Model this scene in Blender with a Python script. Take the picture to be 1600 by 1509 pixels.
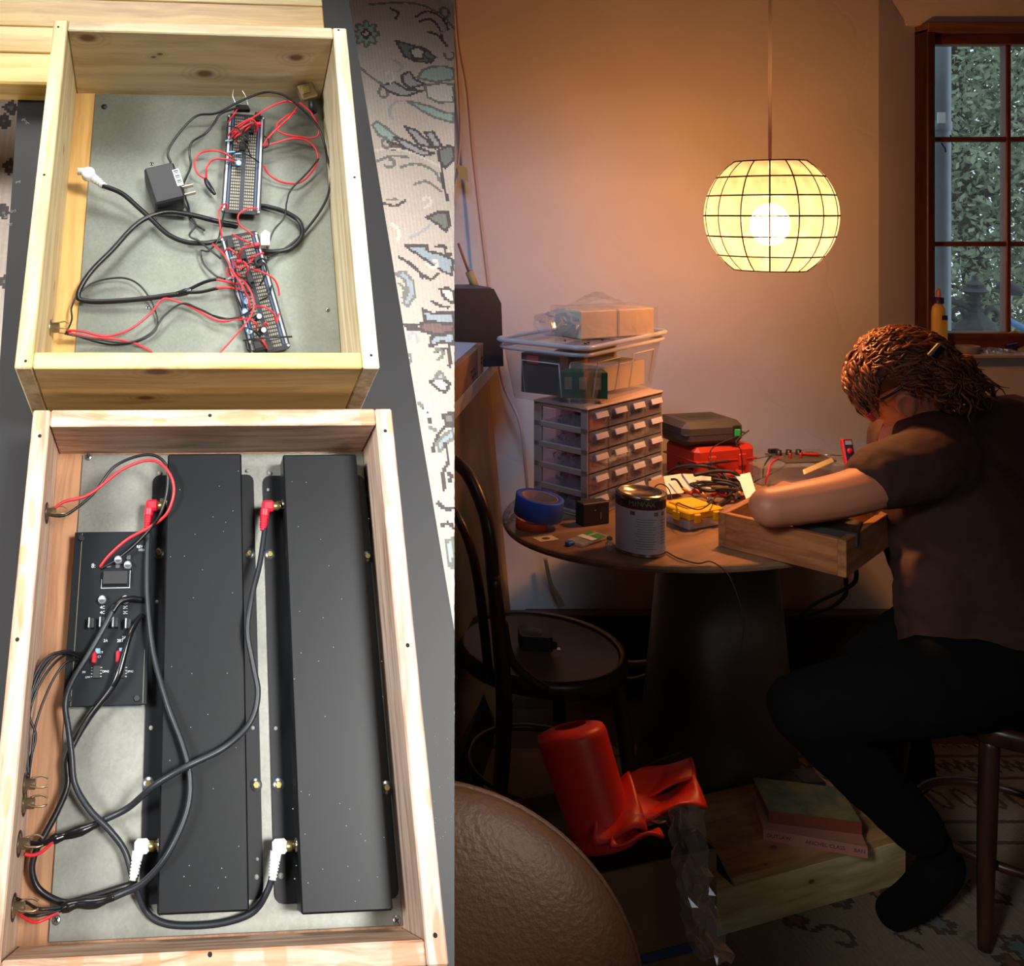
import bpy, bmesh, math, random
import numpy as np
from mathutils import Matrix, Vector, Euler
random.seed(7)
for o in list(bpy.data.objects): bpy.data.objects.remove(o)
SC = bpy.context.scene
COL = SC.collection
# ------------------------------------------------------------------ camera
F, CX, CY, CAMZ = 1500.0, 420.0, 332.0, 1.49      # focal length and principal point in pixels of the 1600x1509 frame
cam = bpy.data.cameras.new('camera'); camo = bpy.data.objects.new('camera', cam); COL.objects.link(camo)
cam.sensor_width = 36; cam.lens = F * 36 / 1600
cam.shift_x = (800 - CX) / 1600; cam.shift_y = (CY - 754.5) / 1600
cam.clip_start = .02; cam.clip_end = 200
camo.location = (0, 0, CAMZ); camo.rotation_euler = (math.pi / 2, 0, 0)
SC.camera = camo
# ------------------------------------------------------------------ world, daylight, exposure
wd = bpy.data.worlds.new('world'); SC.world = wd; wd.use_nodes = True
wd.node_tree.nodes['Background'].inputs[0].default_value = (.80, .90, 1.0, 1)
wd.node_tree.nodes['Background'].inputs[1].default_value = 1.6
SC.view_settings.view_transform = 'Standard'; SC.view_settings.look = 'None'
SC.view_settings.exposure = 0; SC.view_settings.gamma = 1; SC.view_settings.use_curve_mapping = False
SC.cycles.max_bounces = 8; SC.cycles.diffuse_bounces = 4; SC.cycles.glossy_bounces = 4
SC.cycles.transparent_max_bounces = 16; SC.cycles.transmission_bounces = 6
SC.cycles.sample_clamp_indirect = 4; SC.cycles.caustics_reflective = False; SC.cycles.caustics_refractive = False
SC.cycles.use_denoising = True
def area(name, loc, target, size, power, color, spread=180, sy=None):
    l = bpy.data.lights.new(name, 'AREA'); l.energy = power; l.color = color; l.spread = math.radians(spread)
    l.shape = 'RECTANGLE'; l.size = size; l.size_y = sy or size
    o = bpy.data.objects.new(name, l); COL.objects.link(o); o.location = loc
    o.rotation_euler = (Vector(target) - Vector(loc)).to_track_quat('-Z', 'Y').to_euler()
    return o
BC = Vector((-.10, 1.10, 1.10))
def beam(name, d, dist, sx, sy, power, spread, shift=(0, 0, 0)):
    c = BC + Vector(shift); d = Vector(d).normalized(); return area(name, c + d * dist, c, sx, power, (1, .985, .955), spread, sy)
beam('bench_daylight_right', (.48, -.74, .46), 1.95, .86, 1.7, 7.6, 21, (.0, .17, .36))
beam('bench_daylight_top', (-.02, -.16, .98), 1.26, .8, .8, 1.3, 34, (-.05, .02, 0))
beam('bench_daylight_left', (-.56, -.68, .48), 1.9, .85, .95, 3.7, 22, (-.03, .03, .06))
area('front_window_daylight', (1.5, -1.35, 1.7), (1.0, 2.2, .5), .9, 1.5, (.80, .90, 1.0), 100)
area('room_daylight', (.33, 1.74, 2.12), (.96, 3.0, .85), .34, 1.6, (.34, .60, 1.0), 60)
# ------------------------------------------------------------------ helpers
def lin(c):
    c = [x / 255 for x in c[:3]]
    return tuple((x / 12.92 if x <= .04045 else ((x + .055) / 1.055) ** 2.4) for x in c) + (1,)
MC = {}
def mat(name, rgb, rough=.6, metal=0, var=0, vscale=8, bump=0, bscale=60, spec=.5, emit=None, es=0, stretch=None, rgb2=None, coat=0):
    if name in MC: return MC[name]
    m = bpy.data.materials.new(name); m.use_nodes = True; nt = m.node_tree; b = nt.nodes['Principled BSDF']
    b.inputs['Base Color'].default_value = lin(rgb); b.inputs['Roughness'].default_value = rough; b.inputs['Metallic'].default_value = metal
    b.inputs['Specular IOR Level'].default_value = spec; b.inputs['Coat Weight'].default_value = coat
    if emit: b.inputs['Emission Color'].default_value = lin(emit); b.inputs['Emission Strength'].default_value = es
    tc = nt.nodes.new('ShaderNodeTexCoord'); mp = nt.nodes.new('ShaderNodeMapping'); nt.links.new(tc.outputs['Object'], mp.inputs[0])
    if stretch: mp.inputs['Scale'].default_value = stretch
    if var or rgb2:
        n = nt.nodes.new('ShaderNodeTexNoise'); n.inputs['Scale'].default_value = vscale; n.inputs['Detail'].default_value = 5
        nt.links.new(mp.outputs[0], n.inputs[0])
        r = nt.nodes.new('ShaderNodeValToRGB'); nt.links.new(n.outputs[0], r.inputs[0])
        a = lin(rgb); k = 1 - var
        r.color_ramp.elements[0].position = .32; r.color_ramp.elements[1].position = .68
        r.color_ramp.elements[0].color = lin(rgb2) if rgb2 else (a[0] * k, a[1] * k, a[2] * k, 1); r.color_ramp.elements[1].color = a
        nt.links.new(r.outputs[0], b.inputs['Base Color'])
    if bump:
        n = nt.nodes.new('ShaderNodeTexNoise'); n.inputs['Scale'].default_value = bscale; n.inputs['Detail'].default_value = 4
        nt.links.new(mp.outputs[0], n.inputs[0]); bp = nt.nodes.new('ShaderNodeBump'); bp.inputs['Strength'].default_value = bump
        bp.inputs['Distance'].default_value = .01; nt.links.new(n.outputs[0], bp.inputs['Height']); nt.links.new(bp.outputs[0], b.inputs['Normal'])
    MC[name] = m; return m
def wood(name, c1, c2, axis, knots=(), fine=55, rough=.55, off=(0, 0, 0), long=2.5, kc=(105, 62, 38), stains=(), sc=(205, 140, 95)):
    """grain runs along axis; knots = (point, radius) and stains = (point, radii) in the same frame as the mesh before its offset"""
    m = bpy.data.materials.new(name); m.use_nodes = True; nt = m.node_tree; L = nt.links.new; b = nt.nodes['Principled BSDF']
    b.inputs['Roughness'].default_value = rough
    tc = nt.nodes.new('ShaderNodeTexCoord'); vec = tc.outputs['Object']
    w = nt.nodes.new('ShaderNodeTexNoise'); w.inputs['Scale'].default_value = 6; L(vec, w.inputs[0])
    sub = nt.nodes.new('ShaderNodeVectorMath'); sub.operation = 'MULTIPLY_ADD'; sub.inputs[1].default_value = (.03, .03, .03)
    L(w.outputs['Color'], sub.inputs[0]); L(vec, sub.inputs[2])
    mp = nt.nodes.new('ShaderNodeMapping'); s = [fine] * 3; s[axis] = long; mp.inputs['Scale'].default_value = s; L(sub.outputs[0], mp.inputs[0])
    n = nt.nodes.new('ShaderNodeTexNoise'); n.inputs['Scale'].default_value = 1; n.inputs['Detail'].default_value = 7; n.inputs['Roughness'].default_value = .65; L(mp.outputs[0], n.inputs[0])
    r = nt.nodes.new('ShaderNodeValToRGB'); L(n.outputs[0], r.inputs[0])
    r.color_ramp.elements[0].position = .36; r.color_ramp.elements[0].color = lin([x * .86 for x in c2]); r.color_ramp.elements[1].position = .58; r.color_ramp.elements[1].color = lin([x * .955 for x in c1])
    colr = r.outputs[0]
    for (p, rad) in knots:
        d = nt.nodes.new('ShaderNodeVectorMath'); d.operation = 'SUBTRACT'; L(vec, d.inputs[0]); d.inputs[1].default_value = [p[i] - off[i] for i in range(3)]
        e = nt.nodes.new('ShaderNodeVectorMath'); e.operation = 'MULTIPLY'; L(d.outputs[0], e.inputs[0]); k = [1 / rad] * 3; k[axis] = .62 / rad; e.inputs[1].default_value = k
        le = nt.nodes.new('ShaderNodeVectorMath'); le.operation = 'LENGTH'; L(e.outputs[0], le.inputs[0])
        dist = nt.nodes.new('ShaderNodeMath'); dist.operation = 'MULTIPLY_ADD'; L(n.outputs[0], dist.inputs[0]); dist.inputs[1].default_value = .5; L(le.outputs[1], dist.inputs[2])
        rr = nt.nodes.new('ShaderNodeValToRGB'); cr = rr.color_ramp; L(dist.outputs[0], rr.inputs[0])
        sc2 = nt.nodes.new('ShaderNodeMath'); sc2.operation = 'MULTIPLY'; sc2.inputs[1].default_value = .2; L(dist.outputs[0], sc2.inputs[0]); L(sc2.outputs[0], rr.inputs[0])
        cr.elements[0].position = .16; cr.elements[0].color = (.95, .95, .95, 1); cr.elements[1].position = .25; cr.elements[1].color = (.28, .28, .28, 1)
        for pos, v in ((.30, .05), (.37, .25), (.42, .02), (.5, .14), (.56, 0)):
            el = cr.elements.new(pos); el.color = (v, v, v, 1)
        mx = nt.nodes.new('ShaderNodeMixRGB'); L(rr.outputs[0], mx.inputs[0]); L(colr, mx.inputs[1]); mx.inputs[2].default_value = lin(kc); colr = mx.outputs[0]
    for (p, rad) in stains:
        d = nt.nodes.new('ShaderNodeVectorMath'); d.operation = 'SUBTRACT'; L(sub.outputs[0], d.inputs[0]); d.inputs[1].default_value = [p[i] - off[i] + .015 for i in range(3)]
        e = nt.nodes.new('ShaderNodeVectorMath'); e.operation = 'DIVIDE'; L(d.outputs[0], e.inputs[0]); e.inputs[1].default_value = rad
        le = nt.nodes.new('ShaderNodeVectorMath'); le.operation = 'LENGTH'; L(e.outputs[0], le.inputs[0])
        rr = nt.nodes.new('ShaderNodeValToRGB'); L(le.outputs[1], rr.inputs[0]); rr.color_ramp.elements[0].position = .8; rr.color_ramp.elements[0].color = (.6, .6, .6, 1); rr.color_ramp.elements[1].position = 1; rr.color_ramp.elements[1].color = (0, 0, 0, 1)
        mx = nt.nodes.new('ShaderNodeMixRGB'); L(rr.outputs[0], mx.inputs[0]); L(colr, mx.inputs[1]); mx.inputs[2].default_value = lin(sc); mx.blend_type = 'MIX'; colr = mx.outputs[0]
    L(colr, b.inputs['Base Color'])
    bp = nt.nodes.new('ShaderNodeBump'); bp.inputs['Strength'].default_value = .08; bp.inputs['Distance'].default_value = .004; L(n.outputs[0], bp.inputs['Height']); L(bp.outputs[0], b.inputs['Normal'])
    return m
def clear(name, tint=(1, 1, 1), gloss=.12, rough=.08, milky=0):
    """thin clear plastic or glass: transparent with a glossy coat and an optional milky share"""
    if name in MC: return MC[name]
    m = bpy.data.materials.new(name); m.use_nodes = True; nt = m.node_tree; L = nt.links.new
    for nd in list(nt.nodes):
        if nd.type == 'BSDF_PRINCIPLED': nt.nodes.remove(nd)
    out = [nd for nd in nt.nodes if nd.type == 'OUTPUT_MATERIAL'][0]
    t = nt.nodes.new('ShaderNodeBsdfTransparent'); t.inputs[0].default_value = (*tint, 1)
    g = nt.nodes.new('ShaderNodeBsdfGlossy'); g.inputs['Roughness'].default_value = rough
    fr = nt.nodes.new('ShaderNodeLayerWeight'); fr.inputs[0].default_value = .25
    mm = nt.nodes.new('ShaderNodeMath'); mm.operation = 'MULTIPLY_ADD'; L(fr.outputs['Facing'], mm.inputs[0]); mm.inputs[1].default_value = .35; mm.inputs[2].default_value = gloss
    mx = nt.nodes.new('ShaderNodeMixShader'); L(mm.outputs[0], mx.inputs[0]); L(t.outputs[0], mx.inputs[1]); L(g.outputs[0], mx.inputs[2])
    last = mx
    if milky:
        d = nt.nodes.new('ShaderNodeBsdfDiffuse'); d.inputs[0].default_value = (.8, .78, .78, 1)
        m2 = nt.nodes.new('ShaderNodeMixShader'); m2.inputs[0].default_value = milky; L(mx.outputs[0], m2.inputs[1]); L(d.outputs[0], m2.inputs[2]); last = m2
    L(last.outputs[0], out.inputs[0]); MC[name] = m; return m

def catmull(P, n=8, closed=False):
    P = [Vector(p) for p in P]
    if len(P) < 3: return [P[0].lerp(P[-1], i / n) for i in range(n + 1)]
    out = []; N = len(P)
    for i in range(N if closed else N - 1):
        if closed: a, b, c, d = P[i - 1], P[i], P[(i + 1) % N], P[(i + 2) % N]
        else: a, b, c, d = P[max(i - 1, 0)], P[i], P[i + 1], P[min(i + 2, N - 1)]
        for k in range(n):
            t = k / n
            out.append(.5 * ((2 * b) + (c - a) * t + (2 * a - 5 * b + 4 * c - d) * t * t + (3 * b - a - 3 * c + d) * t ** 3))
    if not closed: out.append(P[-1])
    return out
class MB:
    def __init__(s): s.v = []; s.f = []; s.sm = []
    def add(s, v, f, smooth=False):
        k = len(s.v); s.v += [tuple(p) for p in v]; s.f += [tuple(i + k for i in q) for q in f]; s.sm += [smooth] * len(f); return s
    def box(s, c, size, R=None, bev=0):
        h = [x / 2 for x in size]; b = min(bev, min(h) * .9); V = []; Fc = []; idx = {}
        c = Vector(c)
        if b <= 0:
            for x in (-1, 1):
                for y in (-1, 1):
                    for z in (-1, 1): V.append(Vector((x * h[0], y * h[1], z * h[2])))
            Fc = [(0, 1, 3, 2), (4, 6, 7, 5), (0, 4, 5, 1), (2, 3, 7, 6), (0, 2, 6, 4), (1, 5, 7, 3)]
        else:
            sg = [(x, y, z) for x in (-1, 1) for y in (-1, 1) for z in (-1, 1)]
            for q in sg:
                for a in range(3):
                    idx[q, a] = len(V); V.append(Vector([q[i] * (h[i] - (0 if i == a else b)) for i in range(3)]))
            for a in range(3):
                o1, o2 = (a + 1) % 3, (a + 2) % 3
                for sgn in (-1, 1):
                    ring = []
                    for p, q2 in ((-1, -1), (1, -1), (1, 1), (-1, 1)):
                        t = [0, 0, 0]; t[a] = sgn; t[o1] = p; t[o2] = q2; ring.append(idx[tuple(t), a])
                    Fc.append(tuple(ring if sgn > 0 else ring[::-1]))
                for p in (-1, 1):
                    for q2 in (-1, 1):
                        t1 = [0, 0, 0]; t1[a] = 1; t1[o1] = p; t1[o2] = q2; t0 = list(t1); t0[a] = -1
                        ring = [idx[tuple(t1), o1], idx[tuple(t0), o1], idx[tuple(t0), o2], idx[tuple(t1), o2]]
                        Fc.append(tuple(ring))
            for q in sg: Fc.append((idx[q, 0], idx[q, 1], idx[q, 2]))
        if R is not None: V = [R @ p for p in V]
        return s.add([p + c for p in V], Fc)
    def bar(s, a, b, w, h=None, bev=0, up=(0, 0, 1)):
        a = Vector(a); b = Vector(b); d = b - a; ln = d.length; z = d.normalized(); x = Vector(up).cross(z)
        if x.length < 1e-4: x = Vector((1, 0, 0))
        x.normalize(); y = z.cross(x); R = Matrix((x, y, z)).transposed()
        return s.box((a + b) / 2, (w, h or w, ln), R, bev)
    def prism(s, poly, z0, z1, M=None):
        n = len(poly); V = [Vector((p[0], p[1], z0)) for p in poly] + [Vector((p[0], p[1], z1)) for p in poly]
        if M is not None: V = [M @ p for p in V]
        return s.add(V, [tuple(range(n))[::-1], tuple(range(n, 2 * n))] + [(i, (i + 1) % n, n + (i + 1) % n, n + i) for i in range(n)])
    def tube(s, pts, r, seg=8, n=0, closed=False, cap=True, flat=1, smooth=True):
        P = catmull(pts, n, closed) if n else [Vector(p) for p in pts]
        N = len(P); rs = r if isinstance(r, (list, tuple)) else [r] * N
        if len(rs) != N: rs = [float(x) for x in np.interp(np.linspace(0, 1, N), np.linspace(0, 1, len(rs)), rs)]
        V = []; up = None
        for i in range(N):
            t = (P[(i + 1) % N] - P[i - 1]) if closed else (P[min(i + 1, N - 1)] - P[max(i - 1, 0)])
            if t.length < 1e-9: t = Vector((0, 0, 1))
            t.normalize()
            if up is None:
                up = Vector((0, 0, 1)) if abs(t.z) < .9 else Vector((1, 0, 0))
            x = up - t * up.dot(t)
            if x.length < 1e-6: x = t.orthogonal()
            x.normalize(); up = x; y = t.cross(x)
            for k in range(seg):
                a = 2 * math.pi * k / seg; V.append(P[i] + rs[i] * (x * math.cos(a) * flat + y * math.sin(a)))
        Fc = []
        for i in range(N if closed else N - 1):
            j = (i + 1) % N
            for k in range(seg): Fc.append((i * seg + k, i * seg + (k + 1) % seg, j * seg + (k + 1) % seg, j * seg + k))
        s.add(V, Fc, smooth)
        if cap and not closed:
            k0 = len(s.v) - N * seg
            s.f += [tuple(range(k0, k0 + seg))[::-1], tuple(range(k0 + (N - 1) * seg, k0 + N * seg))]; s.sm += [False, False]
        return s
    def lathe(s, prof, seg=24, c=(0, 0, 0), M=None, smooth=True, a0=0, a1=2 * math.pi):
        full = abs(a1 - a0 - 2 * math.pi) < 1e-6; n = seg if full else seg + 1; V = []
        for (r, z) in prof:
            for k in range(n):
                a = a0 + (a1 - a0) * k / seg; V.append(Vector((r * math.cos(a), r * math.sin(a), z)))
        if M is not None: V = [M @ p for p in V]
        V = [p + Vector(c) for p in V]; Fc = []
        for i in range(len(prof) - 1):
            for k in range(seg):
                j = (k + 1) % n; Fc.append((i * n + k, i * n + j, (i + 1) * n + j, (i + 1) * n + k))
        return s.add(V, Fc, smooth)
    def ell(s, c, rad, R=None, seg=20, rings=12):
        V = []; Fc = []
        for i in range(rings + 1):
            th = math.pi * i / rings
            for k in range(seg):
                a = 2 * math.pi * k / seg; p = Vector((rad[0] * math.sin(th) * math.cos(a), rad[1] * math.sin(th) * math.sin(a), rad[2] * math.cos(th)))
                if R is not None: p = R @ p
                V.append(p + Vector(c))
        for i in range(rings):
            for k in range(seg): Fc.append((i * seg + k, (i + 1) * seg + k, (i + 1) * seg + (k + 1) % seg, i * seg + (k + 1) % seg))
        return s.add(V, Fc, True)
    def grid(s, fn, nu, nv, smooth=True):
        V = [fn(i / nu, j / nv) for j in range(nv + 1) for i in range(nu + 1)]
        return s.add(V, [(j * (nu + 1) + i, j * (nu + 1) + i + 1, (j + 1) * (nu + 1) + i + 1, (j + 1) * (nu + 1) + i) for j in range(nv) for i in range(nu)], smooth)
    def quad(s, a, b, c, d): return s.add([a, b, c, d], [(0, 1, 2, 3)])
    def obj(s, name, m, parent=None, M=None, label=None, cat=None, group=None, kind=None, recalc=True, local=None):
        me = bpy.data.meshes.new(name); V = s.v
        if local is not None: V = [tuple(local @ Vector(p)) for p in V]
        me.from_pydata(V, [], s.f); me.polygons.foreach_set('use_smooth', s.sm)
        if recalc and len(s.f) < 60000:
            bm = bmesh.new(); bm.from_mesh(me); bmesh.ops.remove_doubles(bm, verts=bm.verts, dist=1e-6) if s.dd else None
            bmesh.ops.recalc_face_normals(bm, faces=bm.faces); bm.to_mesh(me); bm.free()
        if m is not None: me.materials.append(m)
        return link(name, me, parent, M, label, cat, group, kind)
    dd = False
MATS = {}
def link(name, data, parent=None, M=None, label=None, cat=None, group=None, kind=None):
    o = bpy.data.objects.new(name, data); COL.objects.link(o)
    if parent is not None: o.parent = parent
    if M is not None: o.matrix_local = M
    MATS[o.name] = (MATS[parent.name] if parent is not None else Matrix()) @ (M if M is not None else Matrix())
    for k, v in (('label', label), ('category', cat), ('group', group), ('kind', kind)):
        if v: o[k] = v
    return o
def thing(name, label, cat, M=None, group=None, kind=None): return link(name, None, None, M, label, cat, group, kind)
def TR(x, y, z, rz=0, rx=0, ry=0): return Matrix.Translation((x, y, z)) @ Euler((rx, ry, rz)).to_matrix().to_4x4()
def wl(o): return MATS[o.name].inverted()          # world -> local of a thing
def text(name, s, size, m, parent, M, ext=.0002, align='CENTER'):
    cu = bpy.data.curves.new(name, 'FONT'); cu.body = s; cu.size = size; cu.extrude = ext; cu.align_x = align; cu.align_y = 'CENTER'; cu.resolution_u = 3
    tmp = bpy.data.objects.new('t', cu); COL.objects.link(tmp); dg = bpy.context.evaluated_depsgraph_get(); dg.update()
    me = bpy.data.meshes.new_from_object(tmp.evaluated_get(dg)); bpy.data.objects.remove(tmp)
    me.materials.clear(); me.materials.append(m); return link(name, me, parent, M)
# ---- room: a pixel of the photograph at depth y, or on a horizontal plane z
def W(px, py, y): return Vector(((px - CX) / F * y, y, CAMZ - (py - CY) / F * y))
def WZ(px, py, z): return W(px, py, F * (CAMZ - z) / (py - CY))
# ---- the tilted workbench frame (u right, v up the bench, w off the bench towards the viewer)
RL = np.array([[.9965739, -.03183111, .0763364], [-.01298797, .85129073, .52453351], [.08168095, .52372786, -.8479607]])
TL = np.array([-.0701829, -.17882751, 1.20413343]); SL = .9
ML = Matrix([[RL[r][0] * SL, RL[r][1] * SL, RL[r][2] * SL, TL[r] * SL] for r in (0, 2, 1)] + [[0, 0, 0, 1]]); ML[2][3] += CAMZ
def UV(px, py, w=0.):
    d = np.array([(px - CX) / F, (CY - py) / F, 1.]); n = RL[:, 2]; s = n @ (TL + n * w) / (n @ d); q = RL.T @ (d * s - TL); return q[0], q[1]
def LP(px, py, w=0.): u, v = UV(px, py, w); return Vector((u, v, w))
def LT(u, v, w, rz=0): return ML @ TR(u, v, w, rz)
# ================================================================== LEFT: the bench with the two open amplifier cases
BW = -.012                                   # bench top
RUGW = -.22
def edge_u(w, v, px=710):                    # u of the line px at height w, for a given v
    a, b = UV(px, 0, w), UV(px, 1509, w); return a[0] + (b[0] - a[0]) * (v - a[1]) / (b[1] - a[1])
def LG(name, label, cat, base, group=None): return thing(name, label, cat, LT(*base), group)
def off(base): return Matrix.Translation([-x for x in base])
# ---- rug under the bench, knotted in square cells
def rug_colors():
    pal = dict(base=(236, 220, 206), dark=(112, 104, 104), teal=(196, 216, 206), blue=(186, 196, 204), grey=(150, 150, 142), cream=(246, 238, 224), wine=(150, 126, 122), lav=(206, 198, 200))
    pal = {k: lin(v) for k, v in pal.items()}
    S = []      # (kind, colour, outline colour, points)  pixel coordinates measured on the photograph
    def fl(px, py, r, n, c, o='dark'):
        S.append(('p', c, o, [(px + (r * (1 + .22 * math.cos(n * a))) * math.cos(a), py + (r * (1 + .22 * math.cos(n * a))) * math.sin(a)) for a in np.linspace(0, 2 * math.pi, 48, endpoint=False)]))
    P = lambda c, o, *p: S.append(('p', c, o, list(p)))
    L = lambda c, *p: S.append(('l', c, None, [tuple(q)[:2] for q in catmull([(a, b, 0) for a, b in p], 8)]))
    fl(572, 53, 17, 8, 'teal', 'grey'); fl(572, 53, 6, 4, 'cream', 'dark')
    L('grey', (577, 7), (643, 5), (688, 22), (709, 45)); L('dark', (610, 14), (622, 20), (618, 30)); L('dark', (650, 26), (668, 18), (690, 28), (700, 46)); L('dark', (655, 34), (672, 30), (686, 44), (690, 62)); L('dark', (668, 50), (684, 56), (698, 72))
    P('grey', 'dark', (618, 64), (640, 70), (664, 76), (680, 90), (668, 98), (648, 96), (632, 88)); P('cream', 'dark', (640, 78), (652, 74), (664, 80), (660, 92), (646, 92))
    P('dark', None, (664, 88), (680, 94), (672, 100))
    P('teal', 'grey', (652, 122), (660, 110), (676, 104), (694, 104), (709, 108), (709, 124), (680, 128)); P('teal', 'grey', (636, 158), (656, 162), (676, 168), (694, 176), (709, 178), (709, 192), (680, 184), (660, 174))
    P('lav', 'dark', (628, 118), (640, 112), (648, 124), (664, 132), (640, 138), (630, 130)); P('lav', 'dark', (596, 134), (616, 128), (634, 140), (660, 142), (636, 150), (626, 150), (606, 142))
    P('cream', 'grey', (664, 134), (690, 130), (709, 132), (709, 160), (684, 160), (668, 152))
    L('lav', (612, 186), (608, 172), (618, 160), (628, 158)); L('grey', (560, 104), (582, 122), (600, 134)); L('lav', (616, 94), (628, 104), (622, 112))
    P('teal', 'grey', (582, 196), (590, 190), (604, 200), (618, 212), (612, 222), (592, 212)); P('lav', 'dark', (616, 214), (634, 220), (656, 232), (678, 240), (660, 244), (630, 230))
    P('lav', 'dark', (632, 198), (650, 204), (668, 220), (676, 232), (654, 226)); P('wine', 'dark', (606, 222), (622, 226), (634, 234), (612, 234)); P('lav', 'dark', (664, 208), (676, 206), (690, 228), (680, 232))
    L('cream', (584, 236), (610, 232), (640, 238), (668, 250), (690, 262)); L('grey', (590, 252), (612, 244), (636, 246)); L('grey', (626, 262), (650, 256), (676, 266), (688, 284)); L('grey', (648, 288), (666, 284), (688, 298))
    P('grey', 'dark', (684, 236), (700, 228), (709, 230), (709, 250), (696, 262), (686, 250)); L('dark', (690, 254), (692, 284), (700, 314)); L('dark', (600, 318), (618, 322), (632, 314)); L('grey', (604, 312), (620, 312))
    P('grey', 'dark', (667, 340), (684, 332), (700, 332), (702, 352), (696, 362), (684, 350)); L('lav', (640, 372), (656, 364), (672, 352)); L('cream', (612, 350), (624, 362), (620, 376))
    P('blue', 'dark', (632, 384), (666, 384), (668, 392), (690, 398), (708, 406), (706, 430), (692, 424), (668, 408)); L('dark', (624, 402), (640, 412), (654, 424), (660, 434)); L('dark', (654, 424), (672, 436), (684, 428)); L('dark', (682, 386), (694, 384), (696, 396), (704, 398))
    P('blue', 'grey', (618, 428), (632, 424), (646, 440), (648, 462), (638, 478), (630, 474), (638, 456), (632, 438)); L('grey', (624, 444), (632, 452), (630, 466)); P('cream', 'dark', (688, 452), (700, 450), (709, 456), (709, 474), (694, 466))
    P('blue', 'dark', (660, 484), (676, 490), (709, 488), (709, 506), (680, 506), (664, 500)); P('wine', 'dark', (656, 506), (672, 502), (709, 508), (709, 520), (680, 522), (660, 518)); P('blue', 'dark', (674, 526), (709, 520), (709, 538), (690, 534), (672, 542))
    L('dark', (632, 508), (652, 508)); L('dark', (636, 514), (654, 514)); L('dark', (676, 472), (688, 478), (700, 480)); L('dark', (684, 548), (700, 546), (704, 568)); L('dark', (702, 540), (702, 572))
    P('cream', 'dark', (672, 598), (686, 586), (702, 600), (696, 614), (684, 608)); P('lav', 'grey', (678, 592), (688, 580), (696, 592)); L('grey', (654, 630), (664, 638)); P('grey', 'dark', (692, 650), (709, 644), (709, 666), (698, 664))
    L('dark', (676, 706), (682, 684), (694, 668), (709, 660)); P('blue', 'grey', (682, 694), (694, 680), (706, 672), (709, 684), (696, 694), (688, 706)); L('dark', (696, 694), (700, 720), (692, 740), (694, 764)); L('dark', (700, 740), (706, 744), (702, 752)); L('dark', (684, 786), (694, 794), (709, 794))
    P('teal', 'grey', (696, 846), (709, 842), (709, 888), (700, 880)); L('dark', (660, 640), (670, 648), (672, 660)); L('grey', (672, 668), (680, 672)); L('dark', (690, 820), (702, 818), (709, 826))
    rnd = random.Random(3)
    for k in range(26):                       # thin scrolls scattered over the field
        x, y = rnd.uniform(570, 706), rnd.uniform(0, 960); a = rnd.uniform(0, 6.3); q = [(x + (3 + i * 1.6) * math.cos(a + i * .9), y + (3 + i * 1.6) * math.sin(a + i * .9)) for i in range(6)]
        L(rnd.choice(['lav', 'grey', 'cream']), *q)
    for (x, y) in ((6, 190), (14, 260), (4, 330), (8, 440), (16, 168)):
        P('grey', 'dark', (x - 8, y), (x + 2, y - 9), (x + 9, y + 2), (x + 2, y + 10))
    return pal, S
def raster(us, vs, w, pal, S, seed=1, to_uv=None):
    """colour of every knot on the grid us x vs"""
    to_uv = to_uv or (lambda x, y: UV(x, y, w))
    ni, nj = len(us), len(vs); rng = np.random.RandomState(seed)
    img = np.tile(np.array(pal['base']), (nj, ni, 1)); U, V = np.meshgrid(us, vs)
    warm = (.5 + .5 * np.sin(V * 9 + 1.3 * np.sin(U * 14)))[..., None]; img[..., :3] *= 1 - .06 * warm
    d = abs(us[1] - us[0])
    def inside(q):
        m = np.zeros(U.shape, bool); n = len(q)
        for i in range(n):
            (x1, y1), (x2, y2) = q[i], q[(i + 1) % n]
            if y1 == y2: continue
            c = ((y1 > V) != (y2 > V)) & (U < (x2 - x1) * (V - y1) / (y2 - y1) + x1); m ^= c
        return m
    def near(q, t, closed):
        m = np.zeros(U.shape, bool); n = len(q)
        for i in range(n if closed else n - 1):
            a = np.array(q[i]); b = np.array(q[(i + 1) % n]); ab = b - a; L2 = max(ab @ ab, 1e-12)
            s = np.clip(((U - a[0]) * ab[0] + (V - a[1]) * ab[1]) / L2, 0, 1)
            m |= ((U - a[0] - s * ab[0]) ** 2 + (V - a[1] - s * ab[1]) ** 2) < t * t
        return m
    for kind, c, o, pts in S:
        q = [to_uv(*p) for p in pts]
        if kind == 'p':
            m = inside(q); img[m] = np.array(pal[c])
            if o: img[near(q, d * .8, True)] = np.array(pal[o])
        else: img[near(q, d * .85, False)] = np.array(pal[c])
    img[..., :3] *= (1 + .10 * (rng.rand(nj, ni, 1) - .5)) * (1 - .07 * ((np.arange(ni) % 2)[None, :, None]))
    return img
def vcol_mat(name, rough=.95):
    m = bpy.data.materials.new(name); m.use_nodes = True; b = m.node_tree.nodes['Principled BSDF']; b.inputs['Roughness'].default_value = rough; b.inputs['Specular IOR Level'].default_value = .1
    a = m.node_tree.nodes.new('ShaderNodeVertexColor'); a.layer_name = 'knots'; m.node_tree.links.new(a.outputs[0], b.inputs['Base Color']); return m
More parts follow.
